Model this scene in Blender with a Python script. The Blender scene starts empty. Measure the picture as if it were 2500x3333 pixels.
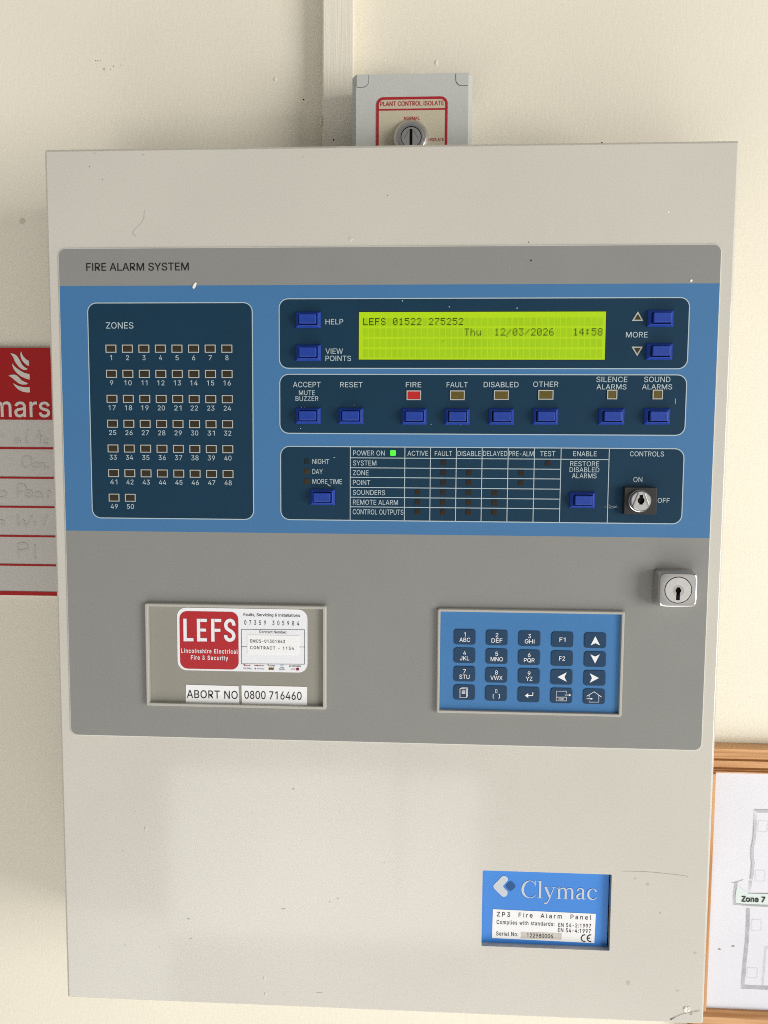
import bpy, bmesh, math, random, json
from mathutils import Vector, Matrix
from mathutils.geometry import tessellate_polygon
random.seed(7)
S = bpy.context.scene
COL = S.collection

# ---------------------------------------------------------------- camera, world, lamps, exposure
ZT = 1.90                      # height of the cabinet's top edge above the floor
W, H = 0.445, 0.5849           # cabinet front, metres
D = 0.100                      # cabinet depth = distance from its front (y = 0) to the wall (y = D)
CAMP = Vector((0.2485145, -0.5057953, ZT - 0.1951908))
ROT = [[0.9987612, -0.0064931, 0.0493337], [0.0103468, 0.9968787, -0.0782669], [-0.0486716, 0.0786804, 0.9957110]]
FPX = 2500.0                   # focal length for a frame 2500 wide
cam = bpy.data.cameras.new('camera')
cam.sensor_fit = 'HORIZONTAL'; cam.sensor_width = 36.0; cam.lens = 36.0
cam.clip_start = 0.01; cam.clip_end = 60
camo = bpy.data.objects.new('camera', cam); COL.objects.link(camo)
def w3(r): return Vector((r[0], r[2], -r[1]))     # panel axes (right, down, in) -> world
rx, ry, rz = w3(ROT[0]), -w3(ROT[1]), -w3(ROT[2])
camo.matrix_world = Matrix(((rx.x, ry.x, rz.x, CAMP.x), (rx.y, ry.y, rz.y, CAMP.y), (rx.z, ry.z, rz.z, CAMP.z), (0, 0, 0, 1)))
S.camera = camo
S.view_settings.view_transform = 'Standard'; S.view_settings.look = 'None'
S.view_settings.exposure = 0.08; S.cycles.filter_width = 1.0; S.cycles.use_denoising = False; S.view_settings.gamma = 1.0; S.view_settings.use_curve_mapping = False
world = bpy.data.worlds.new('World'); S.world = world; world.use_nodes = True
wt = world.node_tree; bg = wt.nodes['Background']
# world glow: dim above, with an added low lobe standing in for sunlit floor
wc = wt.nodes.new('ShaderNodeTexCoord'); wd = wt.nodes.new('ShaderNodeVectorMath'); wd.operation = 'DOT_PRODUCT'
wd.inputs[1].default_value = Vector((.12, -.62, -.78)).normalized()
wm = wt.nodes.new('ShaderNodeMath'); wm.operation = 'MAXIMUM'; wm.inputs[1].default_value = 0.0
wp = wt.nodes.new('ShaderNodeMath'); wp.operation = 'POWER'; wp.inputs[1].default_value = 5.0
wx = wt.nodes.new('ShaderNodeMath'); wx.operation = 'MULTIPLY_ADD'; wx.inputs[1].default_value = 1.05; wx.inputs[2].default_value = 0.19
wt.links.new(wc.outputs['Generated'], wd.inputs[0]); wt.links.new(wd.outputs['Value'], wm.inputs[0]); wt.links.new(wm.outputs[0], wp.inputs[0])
def wn(op, a, b=0.0, c=None):
    n = wt.nodes.new('ShaderNodeMath'); n.operation = op
    for i, q in enumerate((a, b, c)):
        if q is None: continue
        if isinstance(q, (int, float)): n.inputs[i].default_value = q
        else: wt.links.new(q, n.inputs[i])
    return n.outputs[0]
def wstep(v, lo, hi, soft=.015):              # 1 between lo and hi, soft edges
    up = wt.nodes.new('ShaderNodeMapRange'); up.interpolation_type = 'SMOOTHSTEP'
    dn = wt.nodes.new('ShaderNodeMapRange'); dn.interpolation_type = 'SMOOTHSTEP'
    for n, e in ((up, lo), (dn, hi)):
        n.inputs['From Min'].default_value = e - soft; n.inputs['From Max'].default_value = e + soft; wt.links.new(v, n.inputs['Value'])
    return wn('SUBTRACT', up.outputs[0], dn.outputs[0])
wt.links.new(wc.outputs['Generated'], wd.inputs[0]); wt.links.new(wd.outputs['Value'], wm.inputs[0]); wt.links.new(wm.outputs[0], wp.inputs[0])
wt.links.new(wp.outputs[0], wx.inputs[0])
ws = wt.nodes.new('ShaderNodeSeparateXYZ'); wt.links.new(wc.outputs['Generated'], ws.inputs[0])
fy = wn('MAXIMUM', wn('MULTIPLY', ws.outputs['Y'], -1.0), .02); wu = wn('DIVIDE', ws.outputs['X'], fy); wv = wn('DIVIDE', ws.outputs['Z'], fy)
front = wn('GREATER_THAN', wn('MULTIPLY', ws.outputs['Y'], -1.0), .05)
pale_patch = wn('MULTIPLY', wstep(wu, -.34, .09), wstep(wv, -.67, -.43))          # added pale world patch, mirrored as the unseen room in the lower door
floor = wn('MULTIPLY', wstep(wu, -.75, -.34), wstep(wv, -1.1, -.64))         # lighter floor beside it, another added world glow
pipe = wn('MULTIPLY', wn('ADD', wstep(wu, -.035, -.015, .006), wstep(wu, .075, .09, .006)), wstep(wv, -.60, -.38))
across = wn('MULTIPLY', wstep(wu, .26, 1.3, .10), wstep(wv, -.22, .3, .08))        # added world glow in place of an unseen wall, brightens the lock
extra0 = wn('MULTIPLY', wn('SUBTRACT', wn('ADD', wn('MULTIPLY', pale_patch, 3.2), wn('MULTIPLY', floor, 2.2)), wn('MULTIPLY', pipe, 1.2)), front)
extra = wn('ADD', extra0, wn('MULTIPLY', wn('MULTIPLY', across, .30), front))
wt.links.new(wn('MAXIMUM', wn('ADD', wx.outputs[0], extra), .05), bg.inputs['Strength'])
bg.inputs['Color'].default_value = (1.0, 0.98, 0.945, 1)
def area(name, loc, target, sx, sy, power, col):
    l = bpy.data.lights.new(name, 'AREA'); l.shape = 'RECTANGLE'; l.size = sx; l.size_y = sy
    l.energy = power; l.color = col
    o = bpy.data.objects.new(name, l); COL.objects.link(o); o.location = loc
    o.rotation_euler = (Vector(target) - Vector(loc)).to_track_quat('-Z', 'Y').to_euler()
    return o
area('window_light', (3.7, -2.3, ZT - 0.60), (0.2, 0.05, ZT - 0.35), 1.75, 2.5, 138, (1.0, 0.97, 0.93))

area('floor_bounce_light', (0.25, -1.0, ZT - 1.86), (0.25, -0.9, ZT - 0.6), 1.5, 0.9, 8.5, (1.0, 0.985, 0.96))  # added lamp, unseen low down, for the bounce off a sunlit floor

# ---------------------------------------------------------------- helpers
def un(px, py, d=0.0):
    """point of the photograph (2500 x 3333) -> (x, z) on the upright plane y = d"""
    v = Vector(((px - 1250) / FPX, (py - 1666.5) / FPX, 1))
    x = sum(ROT[i][0] * v[i] for i in range(3)); dn = sum(ROT[i][1] * v[i] for i in range(3)); y = sum(ROT[i][2] * v[i] for i in range(3))
    t = (d - CAMP.y) / y
    return (CAMP.x + x * t, CAMP.z - dn * t)
def crop(ox, oy, s): return lambda x, y, d=0.0: un(ox + x * s, oy + y * s, d)
A3 = crop(100, 400, .48222); A5 = crop(250, 950, .39180); A6 = crop(880, 940, .49427); A7 = crop(1600, 940, .49427)
A8 = crop(880, 1420, .49427); B1 = crop(1600, 1420, .49427); B2 = crop(440, 1930, .39180); B3 = crop(1400, 1940, .40386)
B4 = crop(2060, 1800, .26522); B5 = crop(1500, 2780, .33153); B6 = crop(2000, 2333, .45208); B7 = crop(0, 2333, .75347)
C4 = crop(580, 1960, .13261); C3 = crop(780, 1940, .13864); I2 = crop(1000, 150, .42194); I3 = crop(1230, 270, .15069)
S7 = crop(0, 1100, .13564); S4 = crop(0, 1000, .45198); SS = crop(0, 1380, .26207); A1 = crop(0, 0, .75347); A9 = crop(1700, 0, .48222)
FULL = crop(0, 0, 1.50693)

MATS = {}
def mat(name, col, rough=.5, spec=.35, metal=0.0, vary=0.0, vscale=40, bump=0.0, bscale=900, stretch=(1, 1, 1), emit=None, coat=0.0):
    m = bpy.data.materials.new(name); m.use_nodes = True; nt = m.node_tree; n = nt.nodes; b = n['Principled BSDF']
    b.inputs['Base Color'].default_value = (*col, 1); b.inputs['Roughness'].default_value = rough
    b.inputs['Specular IOR Level'].default_value = spec; b.inputs['Metallic'].default_value = metal
    b.inputs['Coat Weight'].default_value = coat; b.inputs['Coat Roughness'].default_value = .07
    tc = n.new('ShaderNodeTexCoord')
    if vary:
        no = n.new('ShaderNodeTexNoise'); no.inputs['Scale'].default_value = vscale; no.inputs['Detail'].default_value = 6
        mr = n.new('ShaderNodeMapRange'); mr.inputs['From Min'].default_value = .3; mr.inputs['From Max'].default_value = .7
        mr.inputs['To Min'].default_value = 1 - vary; mr.inputs['To Max'].default_value = 1 + vary
        mx = n.new('ShaderNodeVectorMath'); mx.operation = 'SCALE'; mx.inputs[0].default_value = col
        nt.links.new(tc.outputs['Object'], no.inputs['Vector']); nt.links.new(no.outputs['Fac'], mr.inputs['Value'])
        nt.links.new(mr.outputs['Result'], mx.inputs['Scale']); nt.links.new(mx.outputs[0], b.inputs['Base Color'])
    if bump:
        mp = n.new('ShaderNodeMapping'); mp.inputs['Scale'].default_value = stretch
        no = n.new('ShaderNodeTexNoise'); no.inputs['Scale'].default_value = bscale; no.inputs['Detail'].default_value = 4
        bp = n.new('ShaderNodeBump'); bp.inputs['Strength'].default_value = bump; bp.inputs['Distance'].default_value = .001
        nt.links.new(tc.outputs['Object'], mp.inputs['Vector']); nt.links.new(mp.outputs[0], no.inputs['Vector'])
        nt.links.new(no.outputs['Fac'], bp.inputs['Height']); nt.links.new(bp.outputs[0], b.inputs['Normal'])
    if emit:
        b.inputs['Emission Color'].default_value = (*emit[0], 1); b.inputs['Emission Strength'].default_value = emit[1]
    MATS[name] = m
    return m

class MB:
    """collects faces with materials, then links them as ONE mesh object"""
    def __init__(s): s.v = []; s.f = []; s.m = []; s.mats = []
    def mi(s, name):
        if name not in s.mats: s.mats.append(name)
        return s.mats.index(name)
    def add(s, verts, faces, mt):
        o = len(s.v); k = s.mi(mt); s.v += [tuple(v) for v in verts]
        for f in faces: s.f.append([i + o for i in f]); s.m.append(k)
    def poly(s, pts, y, mt, holes=()):
        loops = [[Vector((p[0], p[1], 0)) for p in l] for l in [pts, *holes]]
        flat = [p for l in loops for p in l]
        s.add([(p.x, y, p.y) for p in flat], tessellate_polygon(loops), mt)
    def bridge(s, a, ya, b, yb, mt):
        n = len(a)
        s.add([(p[0], ya, p[1]) for p in a] + [(p[0], yb, p[1]) for p in b], [(i, (i + 1) % n, n + (i + 1) % n, n + i) for i in range(n)], mt)
    def loft(s, rings, mt, cap0=False, cap1=True):
        for (a, ya), (b, yb) in zip(rings, rings[1:]): s.bridge(a, ya, b, yb, mt)
        if cap1: s.poly(rings[-1][0], rings[-1][1], mt)
        if cap0: s.poly(rings[0][0], rings[0][1], mt)
    def slab(s, x0, z0, x1, z1, r, yb, yf, bev, mt, segs=3, holes=(), n=4):
        """rounded rectangle from yb (back) to yf (front, smaller) with a rounded front rim"""
        rings = [(rr(x0, z0, x1, z1, r, n), yb)]
        for k in range(segs + 1):
            a = math.pi / 2 * k / segs
            ins = bev * (1 - math.cos(a)); rings.append((rr(x0, z0, x1, z1, r, n, ins), yf + bev - bev * math.sin(a)))
        for (a, ya), (b, yb2) in zip(rings, rings[1:]): s.bridge(a, ya, b, yb2, mt)
        s.poly(rings[-1][0], rings[-1][1], mt, holes)
    def rect(s, x0, z0, x1, z1, y, mt): s.poly([(x0, z0), (x1, z0), (x1, z1), (x0, z1)], y, mt)
    def stroke(s, pts, w, y, mt, d=0.0):
        """flat ribbon through (x, z) points, w = width in metres or one width per point"""
        n = len(pts); ws = w if isinstance(w, (list, tuple)) else [w] * n; L = []; R = []
        for i in range(n):
            a = pts[max(i - 1, 0)]; b = pts[min(i + 1, n - 1)]; dx, dz = b[0] - a[0], b[1] - a[1]; q = math.hypot(dx, dz) or 1
            nx, nz = -dz / q * ws[i] / 2, dx / q * ws[i] / 2
            yy = y - i * 2e-6; L.append((pts[i][0] + nx, yy, pts[i][1] + nz)); R.append((pts[i][0] - nx, yy, pts[i][1] - nz))
        s.add(L + R, [(i, i + 1, n + i + 1, n + i) for i in range(n - 1)], mt)
    def disc(s, x, z, r, y, mt, n=24, hole=None):
        s.poly(circ(x, z, r, n), y, mt, [hole] if hole else [])
    def lathe(s, x, z, prof, mt, n=40, cap=True):
        s.loft([(circ(x, z, r, n), y) for r, y in prof], mt, cap1=cap)
    def blob(s, x, z, rx_, rz_, y, h, mt, seed=0, n=14):
        rnd = random.Random(seed); o = [(rnd.uniform(.85, 1.15)) for _ in range(n)]
        def ring(k): return [(x + rx_ * k * o[i] * math.cos(2 * math.pi * i / n), z + rz_ * k * o[i] * math.sin(2 * math.pi * i / n)) for i in range(n)]
        s.loft([(ring(1), y), (ring(.8), y - h * .7), (ring(.45), y - h)], mt)
    def text(s, t, box, y, mt, bold=0.0, track=0):
        """writing fitted to box = (x_left, x_right, z_top_of_capitals, z_baseline)"""
        V, F, x0, x1 = glyphs(t, bold, track); cap = .509
        sx = (box[1] - box[0]) / (x1 - x0); sz = (box[2] - box[3]) / cap
        s.add([(box[0] + (vx - x0) * sx, y - lv, box[3] + vz * sz) for vx, vz, lv in V], F, mt)
    def tx(s, t, C, x0, x1, yt, yb, y, mt, bold=0.0, track=0, d=None):
        d = y if d is None else d
        xm = (x0 + x1) / 2; ym = (yt + yb) / 2
        s.text(t, (C(x0, ym, d)[0], C(x1, ym, d)[0], C(xm, yt, d)[1], C(xm, yb, d)[1]), y, mt, bold, track)
    def build(s, name, parent=None, smooth=None, loc=None):
        me = bpy.data.meshes.new(name); me.from_pydata(s.v, [], s.f)
        for k in s.mats: me.materials.append(MATS[k])
        for p, k in zip(me.polygons, s.m): p.material_index = k
        bm = bmesh.new(); bm.from_mesh(me); bmesh.ops.remove_doubles(bm, verts=bm.verts, dist=1e-7)
        bmesh.ops.recalc_face_normals(bm, faces=bm.faces); bm.to_mesh(me); bm.free()
        if smooth:
            me.shade_smooth(); me.set_sharp_from_angle(angle=math.radians(smooth))
        o = bpy.data.objects.new(name, me); COL.objects.link(o)
        if loc: o.location = loc
        if parent:
            o.parent = parent
            o.matrix_parent_inverse = WM[parent.name].inverted()
        WM[o.name] = Matrix.Translation(Vector(loc)) if loc else Matrix.Identity(4)
        return o
WM = {}
def circ(x, z, r, n=40): return [(x + r * math.cos(2 * math.pi * i / n), z + r * math.sin(2 * math.pi * i / n)) for i in range(n)]
def rr(x0, z0, x1, z1, r, n=4, ins=0.0):
    x0, x1 = min(x0, x1) + ins, max(x0, x1) - ins; z0, z1 = min(z0, z1) + ins, max(z0, z1) - ins; r = max(r - ins, 1e-5); o = []
    for cx, cz, a0 in ((x1 - r, z1 - r, 0), (x0 + r, z1 - r, 90), (x0 + r, z0 + r, 180), (x1 - r, z0 + r, 270)):
        for k in range(n + 1):
            a = math.radians(a0 + 90 * k / n); o.append((cx + r * math.cos(a), cz + r * math.sin(a)))
    return o
def spline(pts, k=6):
    out = []; n = len(pts)
    for i in range(n - 1):
        p0, p1, p2, p3 = pts[max(i - 1, 0)], pts[i], pts[i + 1], pts[min(i + 2, n - 1)]
        for j in range(k):
            t = j / k
            out.append(tuple(.5 * (2 * b + (c - a) * t + (2 * a - 5 * b + 4 * c - d) * t * t + (3 * b - a - 3 * c + d) * t ** 3) for a, b, c, d in zip(p0, p1, p2, p3)))
    out.append(tuple(pts[-1])); return out
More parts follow.
